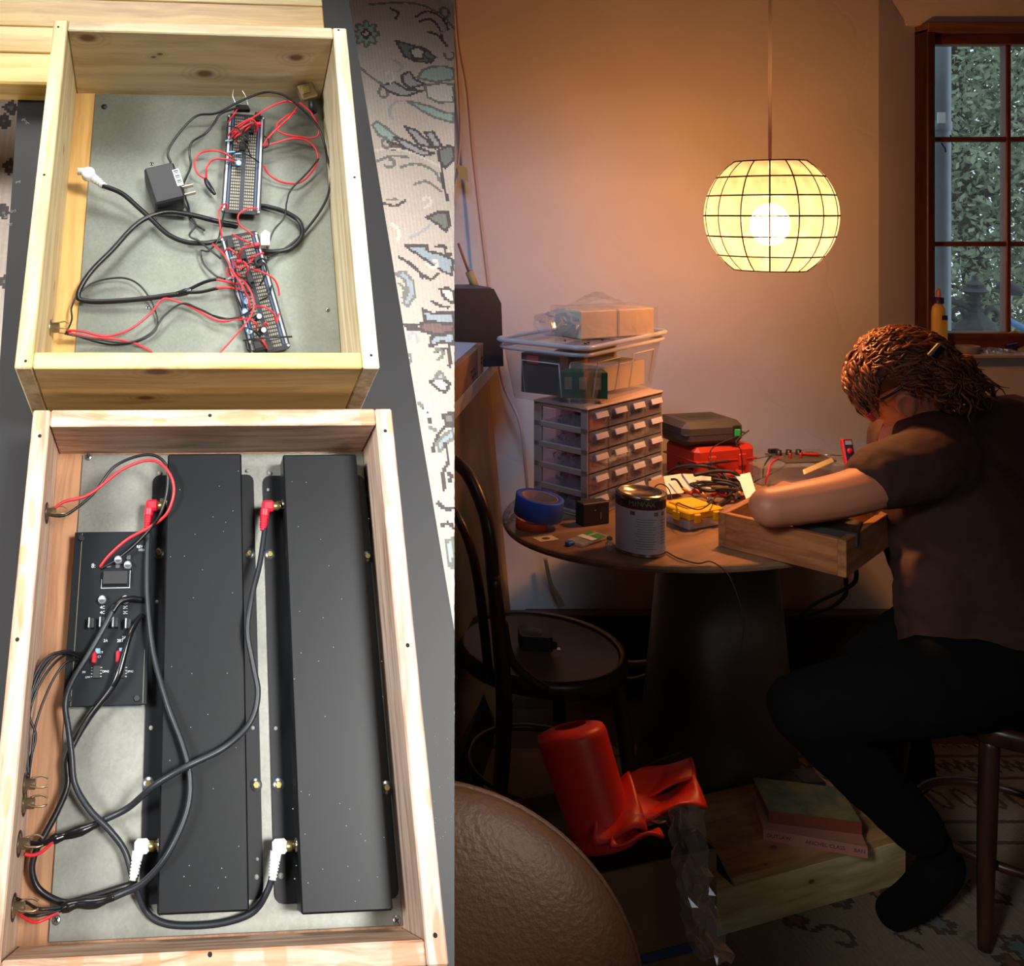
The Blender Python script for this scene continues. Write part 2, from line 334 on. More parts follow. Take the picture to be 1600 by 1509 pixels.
def knot_mesh(name, patches):
    """patches: (vertex array [nj+1, ni+1, 3], colour array [nj, ni, 4])"""
    V = []; Q = []; C = []; k = 0
    for vv, cc in patches:
        nj, ni = cc.shape[:2]; V.append(vv.reshape(-1, 3)); j, i = np.meshgrid(range(nj), range(ni), indexing='ij'); a = k + j * (ni + 1) + i
        Q.append(np.stack([a, a + 1, a + ni + 2, a + ni + 1], -1).reshape(-1, 4)); C.append(cc.reshape(-1, 4)); k += len(V[-1])
    V = np.concatenate(V); Q = np.concatenate(Q); C = np.concatenate(C)
    me = bpy.data.meshes.new(name); me.vertices.add(len(V)); me.vertices.foreach_set('co', V.ravel().astype(np.float32)); me.loops.add(Q.size); me.loops.foreach_set('vertex_index', Q.ravel().astype(np.int32))
    me.polygons.add(len(Q)); me.polygons.foreach_set('loop_start', np.arange(0, Q.size, 4).astype(np.int32)); me.update(calc_edges=True)
    ca = me.color_attributes.new('knots', 'FLOAT_COLOR', 'CORNER'); ca.data.foreach_set('color', np.repeat(C, 4, axis=0).ravel().astype(np.float32)); return me
pal, SH = rug_colors()
def rug_patch(u0, u1, v0, v1, d):
    us = np.arange(u0, u1, d); vs = np.arange(v0, v1, d); img = raster(us + d / 2, vs + d / 2, RUGW, pal, SH)
    ue = np.append(us, us[-1] + d); ve = np.append(vs, vs[-1] + d); UU, VV = np.meshgrid(ue, ve); lim = np.array([edge_u(RUGW, v) for v in ve])[:, None]
    rz = np.random.RandomState(5).rand(*UU.shape) * .0012
    return np.stack([np.minimum(UU, lim), VV, RUGW + rz], -1), img
gap = .0031
fine_v0, fine_v1, fine_u0 = -.42, .98, .16
plain = lambda u0, u1, v0, v1: (np.array([[(u0, v0, RUGW), (min(u1, edge_u(RUGW, v0)), v0, RUGW)], [(u0, v1, RUGW), (min(u1, edge_u(RUGW, v1)), v1, RUGW)]]), np.array([[pal['base']]]))
patches = [rug_patch(fine_u0, .56, fine_v0, fine_v1, gap), rug_patch(-.52, -.24, .0, .70, gap * 1.6), plain(-.95, -.52, -1.42, .98), plain(-.52, -.24, -1.42, 0), plain(-.52, -.24, .6992, .98), plain(-.24, fine_u0, -1.42, .98), plain(fine_u0, .7, -1.42, fine_v0)]
rme = knot_mesh('rug', patches); rme.materials.append(vcol_mat('rug wool'))
link('rug', rme, None, ML.copy(), 'faded beige oriental rug with blue and teal flowers under the black bench', 'rug')
# ---- black bench top, cut to a slant at its right end, on four legs
black_paint = mat('bench black paint', (34, 34, 37), .45, var=.2, vscale=6, spec=.4)
bl0, bl1 = UV(28, 155, BW), UV(0, 560, BW); br0, br1 = UV(545, 0, BW), UV(653, 650, BW)
def lineu(a, b, v): return a[0] + (b[0] - a[0]) * (v - a[1]) / (b[1] - a[1])
vtop, vbot = .80, -.70
vc = None
for k in range(400):
    v = .2 - k * .002
    if lineu(br0, br1, v) > edge_u(BW, v) - .001: vc = v; break
poly = [(lineu(bl0, bl1, vbot), vbot), (edge_u(BW, vbot), vbot), (edge_u(BW, vc), vc), (lineu(br0, br1, vtop), vtop), (lineu(bl0, bl1, vtop), vtop)]
base = (0, 0, RUGW); bench = LG('bench', 'long black-painted bench carrying both open wooden cases above the rug', 'bench', base)
mb = MB().prism(poly, BW - .03, BW); mb.obj('bench_top', black_paint, bench, local=off(base))
for (u, v) in ((-.22, -.62), (.14, -.62), (-.24, .70), (.14, .70)):
    MB().box((u, v, (RUGW + .002 + BW - .03) / 2), (.05, .05, BW - .03 - RUGW - .002), bev=.004).obj('leg', black_paint, bench, local=off(base))
scuff = mat('scuff marks', (150, 150, 150), .7); mb = MB()
for (px, py) in ((38, 187), (42, 192), (29, 285), (15, 350), (11, 338), (20, 330)): 
    p = LP(px, py, BW + .0003)
    for k in range(4): mb.tube([p + Vector((random.uniform(-.004, .004), random.uniform(-.003, .003), 0)) for _ in range(4)], .00025, 4, 3)
for k in range(26):
    p = LP(random.uniform(675, 708), random.uniform(1120, 1320), BW + .0003); mb.ell(p, (.0006, .0006, .0003), seg=5, rings=3)
so = mb.obj('scuff', scuff, bench, local=off(base)); so['kind'] = 'stuff'
# ---- yellow pine panel behind, glued from strips
base = (-.1, .55, BW); panel = LG('lumber_slab', 'yellow glued pine panel lying on the bench behind the knotty pine case', 'wooden panel', base)
ytones = [((246, 214, 132), (226, 172, 84)), ((250, 224, 150), (232, 184, 96)), ((240, 202, 116), (214, 152, 68)), ((248, 218, 140), (222, 166, 80))]
vs = [.404, .462, .512, .570, .628, .70]; pr = UV(505, 20, .03)[0]
for i in range(5):
    MB().box(((-.62 + pr) / 2, (vs[i] + vs[i + 1]) / 2, (BW + .03) / 2), (pr + .62, vs[i + 1] - vs[i] - .0006, .03 - BW), bev=.0015 if i else .003).obj('plank', wood('panel pine %d' % i, *ytones[i % 4], 0, fine=38, rough=.35, long=1.3, off=(i, i * .7, 0)), panel, local=off(base))
# ---- wooden cases
def case(name, label, base, uL, uR, vT, vB, h, t, mats, fl, plate_u, plate_mat, groove=None):
    e = LG(name, label, 'wooden case', base); o = off(base); b0 = BW
    g = .0012
    def board(c, s, m, lab=None):
        x = MB().box(c, s, bev=.0016).obj('board', m, e, local=o); return x
    hz = (h + b0) / 2; hh = h - b0
    board((uL + t / 2, (vT + vB) / 2, hz), (t, vT - vB, hh), mats[0]); board((uR - t / 2, (vT + vB) / 2, hz), (t, vT - vB, hh), mats[1])
    board(((uL + uR) / 2, vT - t / 2, hz), (uR - uL - 2 * t - g, t, hh), mats[2]); board(((uL + uR) / 2, vB + t / 2, hz), (uR - uL - 2 * t - g, t, hh), mats[3])
    MB().box(((uL + uR) / 2, (vT + vB) / 2, (b0 + fl - .0015) / 2), (uR - uL - 2 * t, vT - vB - 2 * t, fl - .0015 - b0)).obj('base_board', mats[4], e, local=o)
    MB().box(((plate_u + uR - t) / 2, (vT + vB) / 2, fl), (uR - t - plate_u - .001, vT - vB - 2 * t - .004, .0025), bev=.0006).obj('metal_plate', plate_mat, e, local=o)
    return e, o
def galv(name, rgb, rough=.38):
    m = mat(name, rgb, rough, .55, spec=.5); nt = m.node_tree; b = nt.nodes['Principled BSDF']; tc = nt.nodes.new('ShaderNodeTexCoord')
    v = nt.nodes.new('ShaderNodeTexVoronoi'); v.inputs['Scale'].default_value = 330; n = nt.nodes.new('ShaderNodeTexNoise'); n.inputs['Scale'].default_value = 9; n.inputs['Detail'].default_value = 6
    nt.links.new(tc.outputs['Object'], v.inputs[0]); nt.links.new(tc.outputs['Object'], n.inputs[0])
    mx = nt.nodes.new('ShaderNodeMixRGB'); mx.inputs[0].default_value = .16; nt.links.new(n.outputs[0], mx.inputs[1]); nt.links.new(v.outputs['Color'], mx.inputs[2])
    r = nt.nodes.new('ShaderNodeValToRGB'); nt.links.new(mx.outputs[0], r.inputs[0]); a = lin(rgb); r.color_ramp.elements[0].position = .3; r.color_ramp.elements[1].position = .7
    r.color_ramp.elements[0].color = tuple(x * .72 for x in a[:3]) + (1,); r.color_ramp.elements[1].color = tuple(min(1, x * 1.15) for x in a[:3]) + (1,); nt.links.new(r.outputs[0], b.inputs['Base Color'])
    r2 = nt.nodes.new('ShaderNodeMapRange'); nt.links.new(n.outputs[0], r2.inputs[0]); r2.inputs[3].default_value = rough - .12; r2.inputs[4].default_value = rough + .15; nt.links.new(r2.outputs[0], b.inputs['Roughness'])
    return m
UL, UR, VT, VB, HU, TU, FU = -.2114, .1748, .4011, -.0863, .1664, .0184, .0384
bu = ((UL + UR) / 2, (VT + VB) / 2, BW); O3 = bu
pine1, pine2 = (244, 226, 178), (226, 196, 134)
bk = VT - TU                                  # inner face of the back board
def onback(px, py):                           # point of the inner back face seen at a pixel
    for w in np.linspace(FU, HU, 120):
        if UV(px, py, w)[1] <= bk: return LP(px, py, w)
    return LP(px, py, HU)
def onfront(px, py):
    for w in np.linspace(0, HU, 120):
        if UV(px, py, w)[1] <= VB: return LP(px, py, w)
    return LP(px, py, HU)
kb = [(onback(137, 60), .0085), (onback(320, 115), .0085), (onback(463, 91), .0075), (onback(240, 90), .003), (onback(250, 85), .003)]
kf = [(onfront(246, 581), .010), (onfront(228, 622), .007)]
mats = [wood('pine left', pine1, pine2, 1, [(Vector((UL + TU, .24, .10)), .006), (Vector((UL + TU, .06, .07)), .005), (Vector((UL + TU, .02, .06)), .004)], off=O3, kc=(176, 120, 82)), wood('pine right', (248, 238, 206), (226, 202, 146), 1, off=O3, fine=70), wood('pine back', (240, 222, 184), (222, 196, 150), 0, kb, off=O3, fine=42, kc=(120, 84, 64)),
        wood('pine front', (246, 218, 146), (224, 180, 98), 0, kf, off=O3, fine=42, kc=(126, 74, 36)), wood('pine floor', (224, 178, 104), (206, 154, 82), 1, off=O3)]
pine_case, po = case('pine_case', 'knotty pale pine case without lid holding two wired perfboards', bu, UL, UR, VT, VB, HU, TU, mats, FU, -.1667, galv('galvanised plate', (132, 137, 127)))
hole = mat('screw hole', (22, 18, 16), .8); scr = mat('screw steel', (150, 150, 146), .3, .9); dark_hole = mat('rubber plug black', (16, 16, 16), .5)
def disc(parent, o, name, px, py, w, r, m, h=.0008, off_w=0):
    p = LP(px, py, w); return MB().lathe([(0, h), (r * .8, h), (r, h * .5), (r, -h), (0, -h)], 14, p).obj(name, m, parent, local=o)
for (px, py) in ((91, 42), (529, 47), (69, 273), (554, 277), (40, 564), (580, 555)): disc(pine_case, po, 'screw_hole', px, py, HU, .0016, hole, .0004)
disc(pine_case, po, 'rubber_plug', 163, 167, FU + .0013, .0042, dark_hole, .002)
def phillips(parent, o, px, py, w, r=.0042):
    s = disc(parent, o, 'screw', px, py, w, r, scr, .0012); p = LP(px, py, w + .0012)
    MB().box(p, (r * 1.1, r * .26, .0003)).obj('screw_slot', hole, s, local=o) if False else None
    m2 = MB(); m2.box(p, (r * 1.2, r * .28, .0004), Euler((0, 0, .6)).to_matrix()); m2.box(p, (r * 1.2, r * .28, .0004), Euler((0, 0, .6 + math.pi / 2)).to_matrix()); m2.obj('screw_slot', hole, s, local=o)
for (px, py) in ((237, 256), (231, 480), (512, 484)): phillips(pine_case, po, px, py, FU + .0013, .0030)
# lower oak case
OL, OR_, OT, OB, HO, TO, FO = -.2, .2, -.1036, -.6049, .09, .0189, -.0047
bo = (0, (OT + OB) / 2, BW)
oak1, oak2 = (236, 206, 180), (204, 160, 128)
st_top = [(LP(x, 652, HO), (.010, .004, .02)) for x in (255, 425)] + [(LP(385, 650, HO), (.03, .008, .02)), (LP(155, 642, HO), (.012, .006, .02)), (LP(578, 656, HO), (.012, .02, .02))]
st_bot = [(LP(120, 1492, HO), (.008, .014, .02)), (LP(232, 1492, HO), (.008, .014, .02)), (LP(325, 1500, HO), (.026, .02, .02)), (LP(435, 1490, HO), (.012, .02, .02)), (LP(640, 1490, HO), (.014, .02, .02)), (LP(560, 1506, HO), (.02, .006, .02))]
st_l = [(LP(48, 800, HO), (.004, .02, .02)), (LP(33, 860, HO), (.005, .012, .02)), (LP(28, 930, HO), (.005, .03, .02)), (LP(8, 1240, HO), (.004, .02, .02)), (LP(64, 660, HO), (.004, .014, .02))]
st_r = [(LP(612, 665, HO), (.004, .014, .02)), (LP(697, 1480, HO), (.006, .03, .02)), (LP(676, 1240, HO), (.003, .012, .02))]
mo = [wood('oak left', oak1, oak2, 1, off=bo, fine=95, long=6, stains=st_l), wood('oak right', (240, 214, 194), (208, 170, 146), 1, off=bo, fine=95, long=6, stains=st_r), wood('oak back', oak1, oak2, 0, off=bo, fine=95, long=6, stains=st_top), wood('oak front', oak1, (200, 150, 112), 0, off=bo, fine=95, long=6, stains=st_bot), wood('oak floor', (190, 140, 100), (160, 112, 78), 1, off=bo, fine=60)]
oak_case, oo = case('oak_case', 'reddish oak case without lid holding two long black chassis', bo, OL, OR_, OT, OB, HO, TO, mo, FO, -.1535, galv('brushed steel plate', (142, 143, 135), .42))
for (px, py) in ((62, 681), (602, 673), (27, 999), (637, 1008), (328, 649), (680, 1461), (328, 1491)): disc(oak_case, oo, 'screw_hole', px, py, HO, .0020, hole, .0004)
for (px, py) in ((138, 714), (88, 1437), (620, 1438)): phillips(oak_case, oo, px, py, FO + .0013)
# ---- chassis
chas = mat('satin black steel', (13, 16, 20), .36, var=.2, vscale=16, spec=.35); brass = mat('zinc yellow', (176, 160, 104), .3, .85); zinc = mat('bright washer', (150, 160, 168), .28, .9); dust = mat('dust', (170, 175, 180), .9)
def chassis(label, u0, u1, v0, v1, f0, f1, jacks, screws, holes, dusts):
    base = ((u0 + u1) / 2, (v0 + v1) / 2, FO + .0013); e = LG('chassis', label, 'metal chassis', base, 'black chassis in the oak case'); o = off(base); wt = .034; wf = FO + .0014
    MB().box(((u0 + u1) / 2, (v0 + v1) / 2, (wt + wf) / 2), (u1 - u0, v1 - v0, wt - wf), bev=.0016).obj('cover', chas, e, local=o)
    for a, b, s in ((f0, u0 + .0002, -1), (u1 - .0002, f1, 1)):
        vv0, vv1 = v0 - .006 + .012, v1 - .014; r = .008; pts = []
        oc = a if s < 0 else b; ic = b if s < 0 else a
        pts = [(ic, vv0), (oc - s * r, vv0)] + [(oc - s * r + s * r * math.sin(t), vv0 + r - r * math.cos(t)) for t in (.5, 1.05)] + [(oc, vv0 + r), (oc, vv1 - r)] + [(oc - s * r + s * r * math.cos(t), vv1 - r + r * math.sin(t)) for t in (.5, 1.05)] + [(oc - s * r, vv1), (ic, vv1)]
        MB().prism(pts, wf, wf + .002).obj('flange', chas, e, local=o)
    for (px, py) in screws:
        p = LP(px, py, wf + .002); w_ = MB().lathe([(0, .0008), (.0058, .0008), (.0062, 0)], 18, p).obj('washer', zinc, e, local=o)
        MB().lathe([(0, .0032), (.0030, .0032), (.0034, .0026), (.0036, .0008)], 6, p, smooth=False).obj('bolt', brass, w_, local=o)
    for (px, py, r) in holes: MB().lathe([(0, .0003), (r, .0003), (r, -.0002)], 10, LP(px, py, wf + .002)).obj('hole', mat('see-through hole', (150, 152, 146), .5), e, local=o)
    for (px, py) in jacks:
        u, v = UV(px, py, .012); R = Euler((0, -math.pi / 2, 0)).to_matrix()
        MB().lathe([(.0062, 0), (.0062, .0015), (.0042, .0015), (.0042, .008), (.0030, .008)], 14, (u0, v, .014), R).obj('phono_jack', mat('nickel', (190, 180, 165), .25, .95), e, local=o)
    mb = MB()
    for (px, py) in dusts: mb.ell(LP(px, py, wt + .0002), (.0006, .0005, .0002), seg=6, rings=3)
    d = mb.obj('dust', dust, e, local=o); d['kind'] = 'stuff'
    return e
rr = random.Random(5)
chassis('long black steel chassis in the oak case next to the circuit board', -.0526, .0318, -.5645, -.1365, -.0702, .0477, [(250, 785), (240, 1320)], [(249, 864), (390, 865), (232, 1224), (400, 1226)], [(249, 739, .0022), (245, 940, .002), (236, 1137, .0022), (395, 1137, .002), (401, 1370, .0022), (387, 735, .002), (402, 1342, .0015)],
        [(rr.uniform(265, 375), rr.uniform(720, 1410)) for _ in range(30)])
chassis('long black steel chassis against the right wall of the oak case', .0797, .1655, -.5690, -.1382, .0586, .1790, [(436, 789), (455, 1320)], [(422, 866), (574, 869), (435, 1226), (604, 1230)], [(421, 739, .0022), (419, 765, .0018), (431, 1138, .002), (439, 1368, .0026), (566, 940, .002)],
        [(rr.uniform(455, 600), rr.uniform(720, 1410)) for _ in range(34)])
# ---- circuit board
PW = .012; pc = (-.111, -.304, PW); pcb = LG('circuit_board', 'black printed circuit board with white markings in the oak case', 'circuit board', (pc[0], pc[1], FO + .0013)); pof = off((pc[0], pc[1], FO + .0013))
pcbm = mat('black solder mask', (14, 21, 27), .32, var=.15, vscale=20); silk = mat('white silkscreen', (225, 230, 232), .6); blk = mat('black plastic', (24, 24, 26), .45); alu = mat('aluminium can', (205, 210, 214), .3, .7); cap_red = mat('red film capacitor', (200, 38, 58), .4); gold = mat('gold solder', (190, 160, 90), .3, .8)
MB().box((pc[0], pc[1], PW - .0008), (.0855, .1735, .0016), bev=.0006).obj('board_slab', pcbm, pcb, local=pof)
MB().box((pc[0] - .0345, pc[1], PW + .0001), (.0006, .172, .0003)).obj('edge_line', mat('score line', (130, 120, 95), .5), pcb, local=pof); MB().box((pc[0] + .0385, pc[1] - .06, PW + .0001), (.0005, .05, .0003)).obj('edge_line', MC['score line'], pcb, local=pof)
for (px, py) in ((127, 841), (230, 840), (108, 1092), (214, 1091)):
    p = LP(px, py, PW); MB().lathe([(.0035, -PW + FO + .002), (.0035, 0), (.003, .003), (0, .003)], 6, p, smooth=False).obj('standoff', blk, pcb, local=pof)
def cap(px, py, r=.0042, h=.0075):
    p = LP(px, py, PW); c = MB().box(p + Vector((0, 0, .001)), (r * 2.2, r * 2.2, .002), bev=.0008).obj('capacitor', blk, pcb, local=pof)
    MB().lathe([(r, .001), (r, h - .0008), (r - .0006, h), (0, h)], 18, p).obj('can', alu, c, local=pof); MB().lathe([(0, h + .0001), (r * .8, h + .0001)], 12, p, a0=math.pi, a1=2 * math.pi).obj('polarity_mark', mat('dark mark', (60, 64, 70), .6), c, local=pof)
for q in ((185, 876), (200, 884), (160, 938), (196, 938)): cap(*q)
p = LP(181, 904, PW); ch = MB().box(p + Vector((0, 0, .004)), (.027, .014, .008), bev=.0006).obj('relay', blk, pcb, local=pof)
mb = MB(); [mb.box(p + Vector((x, y, .0002)), (a, b, .0003)) for x, y, a, b in ((0, -.0095, .031, .0005), (.0152, 0, .0005, .019), (-.0152, -.005, .0005, .009))]; mb.obj('outline', silk, pcb, local=pof)
for (px, py, a, b) in ((201, 871, .005, .005), (170, 884, .005, .0045), (184, 885, .005, .004)): MB().box(LP(px, py, PW + .0015), (a, b, .003), bev=.0005).obj('small_part', mat('grey part', (70, 70, 74), .45), pcb, local=pof)
for (px, py) in ((141, 975), (158, 974), (178, 974), (198, 976)):
    p = LP(px, py, PW); t = MB().box(p + Vector((.0028, 0, .0045)), (.0042, .010, .009), bev=.0004).obj('transistor', blk, pcb, local=pof); MB().box(p + Vector((-.0004, 0, .006)), (.0018, .010, .012), bev=.0003).obj('heat_tab', alu, t, local=pof)
for (px, py) in ((147, 1027), (185, 1026)): MB().box(LP(px, py, PW + .004), (.0048, .011, .008), bev=.001).obj('film_capacitor', cap_red, pcb, local=pof)
for (px, py) in ((153, 1017), (190, 1016)): MB().box(LP(px, py, PW + .0012), (.005, .005, .0024), bev=.0005).obj('resistor', mat('pale blue part', (130, 180, 210), .4), pcb, local=pof)
for (px, py) in ((151, 1050), (190, 1050)):
    p = LP(px, py, PW); c = MB().box(p + Vector((0, 0, .002)), (.0075, .012, .004), bev=.0004).obj('chip', blk, pcb, local=pof); mb = MB()
    for s in (-1, 1):
        for k in range(4): mb.box(p + Vector((s * .0046, (k - 1.5) * .0028, .001)), (.002, .0011, .0006))
    mb.obj('chip_pins', alu, c, local=pof)
def silk_text(s, px, py, size, rz=0): text('marking', s, size, silk, pcb, off((pc[0], pc[1], FO + .0013)) @ TR(*LP(px, py, PW + .0003), rz))
for s, px, py, sz, rz in (('8:', 146, 884, .0065, 0), ('4C', 160, 949, .0042, 0), ('4C', 160, 957, .0042, 0), ('2C', 196, 949, .0042, 0), ('2C', 196, 957, .0042, 0), ('2A', 165, 1001, .004, 0), ('2BT', 188, 1001, .004, 0), ('2A', 194, 996, .004, 0), ('C9', 158, 1019, .003, 0), ('C7', 155, 1026, .003, 0), ('OPA2', 165, 1049, .0028, 0), ('OPA2', 203, 1049, .0028, 0), ('LM4', 137, 1058, .0026, 0), ('IN', 131, 1050, .003, 0), ('REV A', 221, 854, .004, 0), ('2023', 221, 859, .0034, 0)): silk_text(s, px, py, sz, rz)
# ---- jacks in the walls
jm = mat('tarnished nickel', (170, 150, 120), .3, .9); jm2 = mat('dark recess', (40, 30, 24), .7)
def wall_jack(e, o, u, v, w, dirn, r=.0085, name='jack_socket'):
    R = Euler((0, math.pi / 2 * dirn, 0)).to_matrix(); j = MB().lathe([(r, -.0008), (r, .0012), (r * .62, .0015), (r * .62, .010), (r * .5, .0105), (0, .0105)], 12, (u, v, w), R).obj(name, jm, e, local=o)
    mb = MB(); d = dirn
    for k in range(3):
        a = 2.1 * k; mb.tube([Vector((u + d * .006, v + r * .6 * math.cos(a), w + r * .6 * math.sin(a))), Vector((u + d * .016, v + r * .8 * math.cos(a), w + r * .8 * math.sin(a))), Vector((u + d * .022, v + r * .5 * math.cos(a), w + r * .5 * math.sin(a)))], .0009, 5, 4)
    mb.obj('solder_lug', jm, j, local=o); return j
def recess(e, o, u, v, w, rv=.013, rw=.02): MB().lathe([(0, .0004), (1, .0004), (1, 0)], 20, (u, v, w), Matrix(((0, 0, 1), (rv, 0, 0), (0, rw, 0)))).obj('recess', jm2, e, local=o)
lw = OL + TO
for (px, py, w) in ((78, 800, .055), (40, 1225, .04), (38, 1255, .035), (30, 1318, .045), (20, 1418, .045)):
    v = UV(px, py, w)[1]; recess(oak_case, oo, lw, v, w - .004, .011, .016); wall_jack(oak_case, oo, lw, v, w, 1, .0078)
wall_jack(pine_case, po, UL + TU, UV(100, 512, .07)[1], .07, 1, .010)
p = onback(478, 150); jk = MB().box((p.x - .002, bk - .012, .066), (.024, .024, .012), Euler((.2, 0, .35)).to_matrix(), bev=.002).obj('jack_socket', jm, pine_case, local=po); MB().lathe([(.006, 0), (.006, .016), (0, .016)], 10, (p.x + .006, bk - .026, .060), Euler((math.pi / 2, 0, 0)).to_matrix()).obj('barrel', blk, jk, local=po)
MB().box((p.x - .004, bk - .014, .0735), (.012, .010, .003), Euler((.2, 0, .35)).to_matrix(), bev=.0006).obj('contact', brass, jk, local=po)
# ---- wires and cables (points: pixel x, pixel y, height over the bench frame)
wred = mat('red wire', (214, 44, 52), .4); wblk = mat('black wire', (14, 14, 17), .38); wgrey = mat('grey black cable', (32, 36, 42), .42); hs = mat('heat shrink', (20, 20, 22), .22)
def wire(name, label, cat, pts, r, m, parent=None, o=None, seg=7, n=7, group=None, plug=None):
    P = [LP(*p) for p in pts]
    if parent is None:
        base = P[0]; e = LG(name, label, cat, tuple(base), group); MB().tube(P, r, seg, n).obj('wire', m, e, local=off(base)); return e, off(base)
    return MB().tube(P, r, seg, n).obj(name, m, parent, local=o)
def plug(e, o, px, py, w, m, tip, down, s=1.0):
    """right angle phono plug: elbow body, ribbed strain relief running down the image, metal tip"""
    c = LP(px, py, w); b = MB().box(c, (.0145 * s, .0125 * s, .011 * s), bev=.0028).obj('plug_body', m, e, local=o)
    d = (LP(*down, w) - c).normalized(); prof = [(.0056, 0)]
    for k in range(6): z = .006 + k * .0026; prof += [(.0052 - k * .0002, z), (.0052 - k * .0002, z + .0014), (.0042 - k * .0002, z + .0016), (.0042 - k * .0002, z + .0024)]
    prof += [(.0036, .023), (0, .023)]; prof = [(a * s, z * s) for a, z in prof]
    q = Vector((0, 0, 1)).rotation_difference(d).to_matrix(); MB().lathe(prof, 14, c + d * .004 + Vector((-tip * .003 * s, 0, 0)), q).obj('strain_relief', m, b, local=o)
    MB().lathe([(.0048, 0), (.0048, .006), (.0036, .0062), (.0036, .008)], 12, c + Vector((tip * .006 * s, 0, 0)), Euler((0, math.pi / 2 * tip, 0)).to_matrix()).obj('plug_collar', brass, b, local=o)
pred = mat('red plug', (206, 30, 52), .42); pwht = mat('white plug', (222, 228, 230), .4)
Z = FO + .006
e, o = wire('phono_cable', 'black cable with a red angle plug looping over the left chassis to the lowest jack', 'cable', [(232, 822, .016), (230, 880, .02), (231, 940, .024), (240, 1020, .03), (262, 1100, .042), (286, 1165, .045), (297, 1215, .046), (292, 1268, .046), (262, 1335, .044), (225, 1378, .03), (190, 1396, .02), (160, 1408, .018)], .0031, wgrey, group='phono cables in the oak case'); plug(e, o, 238, 790, .016, pred, 1, (234, 830))
MB().tube([LP(*q) for q in ((178, 1401, .019), (150, 1410, .018), (120, 1412, .018), (96, 1420, .018))], [.0034, .0034, .005, .0048, .0036, .005, .0034], 10, 8).obj('splice_sleeve', hs, e, local=o)
for m, q in ((wblk, [(100, 1418, .018), (62, 1420, .02), (44, 1411, .035), (26, 1404, .046)]), (wblk, [(98, 1422, .018), (60, 1430, .02), (40, 1428, .03), (24, 1416, .044)]), (wred, [(92, 1424, .018), (60, 1440, .02), (42, 1436, .03), (26, 1424, .042)])): wire('lead_wire', None, None, q, .0014, m, e, o)
e, o = wire('phono_cable', 'black cable with a red angle plug crossing the left chassis to the second lowest jack', 'cable', [(414, 824, .02), (406, 880, .03), (394, 930, .042), (387, 985, .045), (396, 1040, .045), (403, 1085, .045), (390, 1130, .045), (350, 1168, .044), (290, 1198, .052), (240, 1228, .044), (200, 1262, .02), (160, 1282, .012), (130, 1297, .012)], .0031, wgrey, group='phono cables in the oak case'); plug(e, o, 419, 791, .02, pred, 1, (415, 830))
MB().tube([LP(*q) for q in ((158, 1284, .012), (128, 1297, .013), (100, 1306, .014), (78, 1313, .016))], [.0036, .0036, .005, .0046, .0034, .0048, .003], 10, 8).obj('splice_sleeve', hs, e, local=o)
for m, q in ((wblk, [(84, 1310, .016), (60, 1317, .03), (36, 1313, .044)]), (wblk, [(84, 1313, .016), (60, 1322, .03), (38, 1322, .042)]), (wred, [(84, 1314, .016), (66, 1330, .03), (50, 1336, .036), (38, 1334, .04)])): wire('lead_wire', None, None, q, .0015, m, e, o)
e, o = wire('phono_cable', 'black cable with a white angle plug in the right chassis running along the front wall', 'cable', [(426, 1366, .016), (418, 1392, .012), (396, 1424, .006), (350, 1441, Z), (290, 1446, Z), (250, 1440, Z), (226, 1420, Z), (210, 1380, .01), (195, 1330, .012), (172, 1298, .016), (140, 1265, .018), (117, 1225, .018), (112, 1180, .02), (107, 1140, .022), (102, 1100, .022), (112, 1066, .024), (140, 1020, .026), (165, 976, .026), (180, 946, .024)], .0032, wgrey, group='phono cables in the oak case'); plug(e, o, 437, 1322, .016, pwht, 1, (432, 1362))
MB().tube([LP(*q) for q in ((176, 956, .026), (188, 940, .024), (205, 935, .02), (221, 937, .015))], .0032, 9, 8).obj('splice_sleeve', hs, e, local=o)
e, o = wire('phono_cable', 'black cable with a white angle plug in the left chassis curling under the others', 'cable', [(212, 1366, .016), (206, 1380, .01), (185, 1388, .006), (140, 1402, .004), (100, 1410, .004), (62, 1390, .006), (50, 1360, .01), (56, 1330, .012), (72, 1300, .012), (92, 1262, .012), (106, 1225, .013), (105, 1190, .014), (116, 1160, .014), (140, 1120, .016), (168, 1084, .022), (184, 1060, .024)], .0032, wblk, group='phono cables in the oak case'); plug(e, o, 222, 1322, .016, pwht, 1, (215, 1362))
MB().tube([LP(*q) for q in ((176, 1072, .024), (186, 1050, .026), (200, 1000, .026), (208, 980, .022), (222, 960, .015))], [.0034, .0044, .0034, .0034, .002], 9, 8).obj('splice_sleeve', hs, e, local=o)
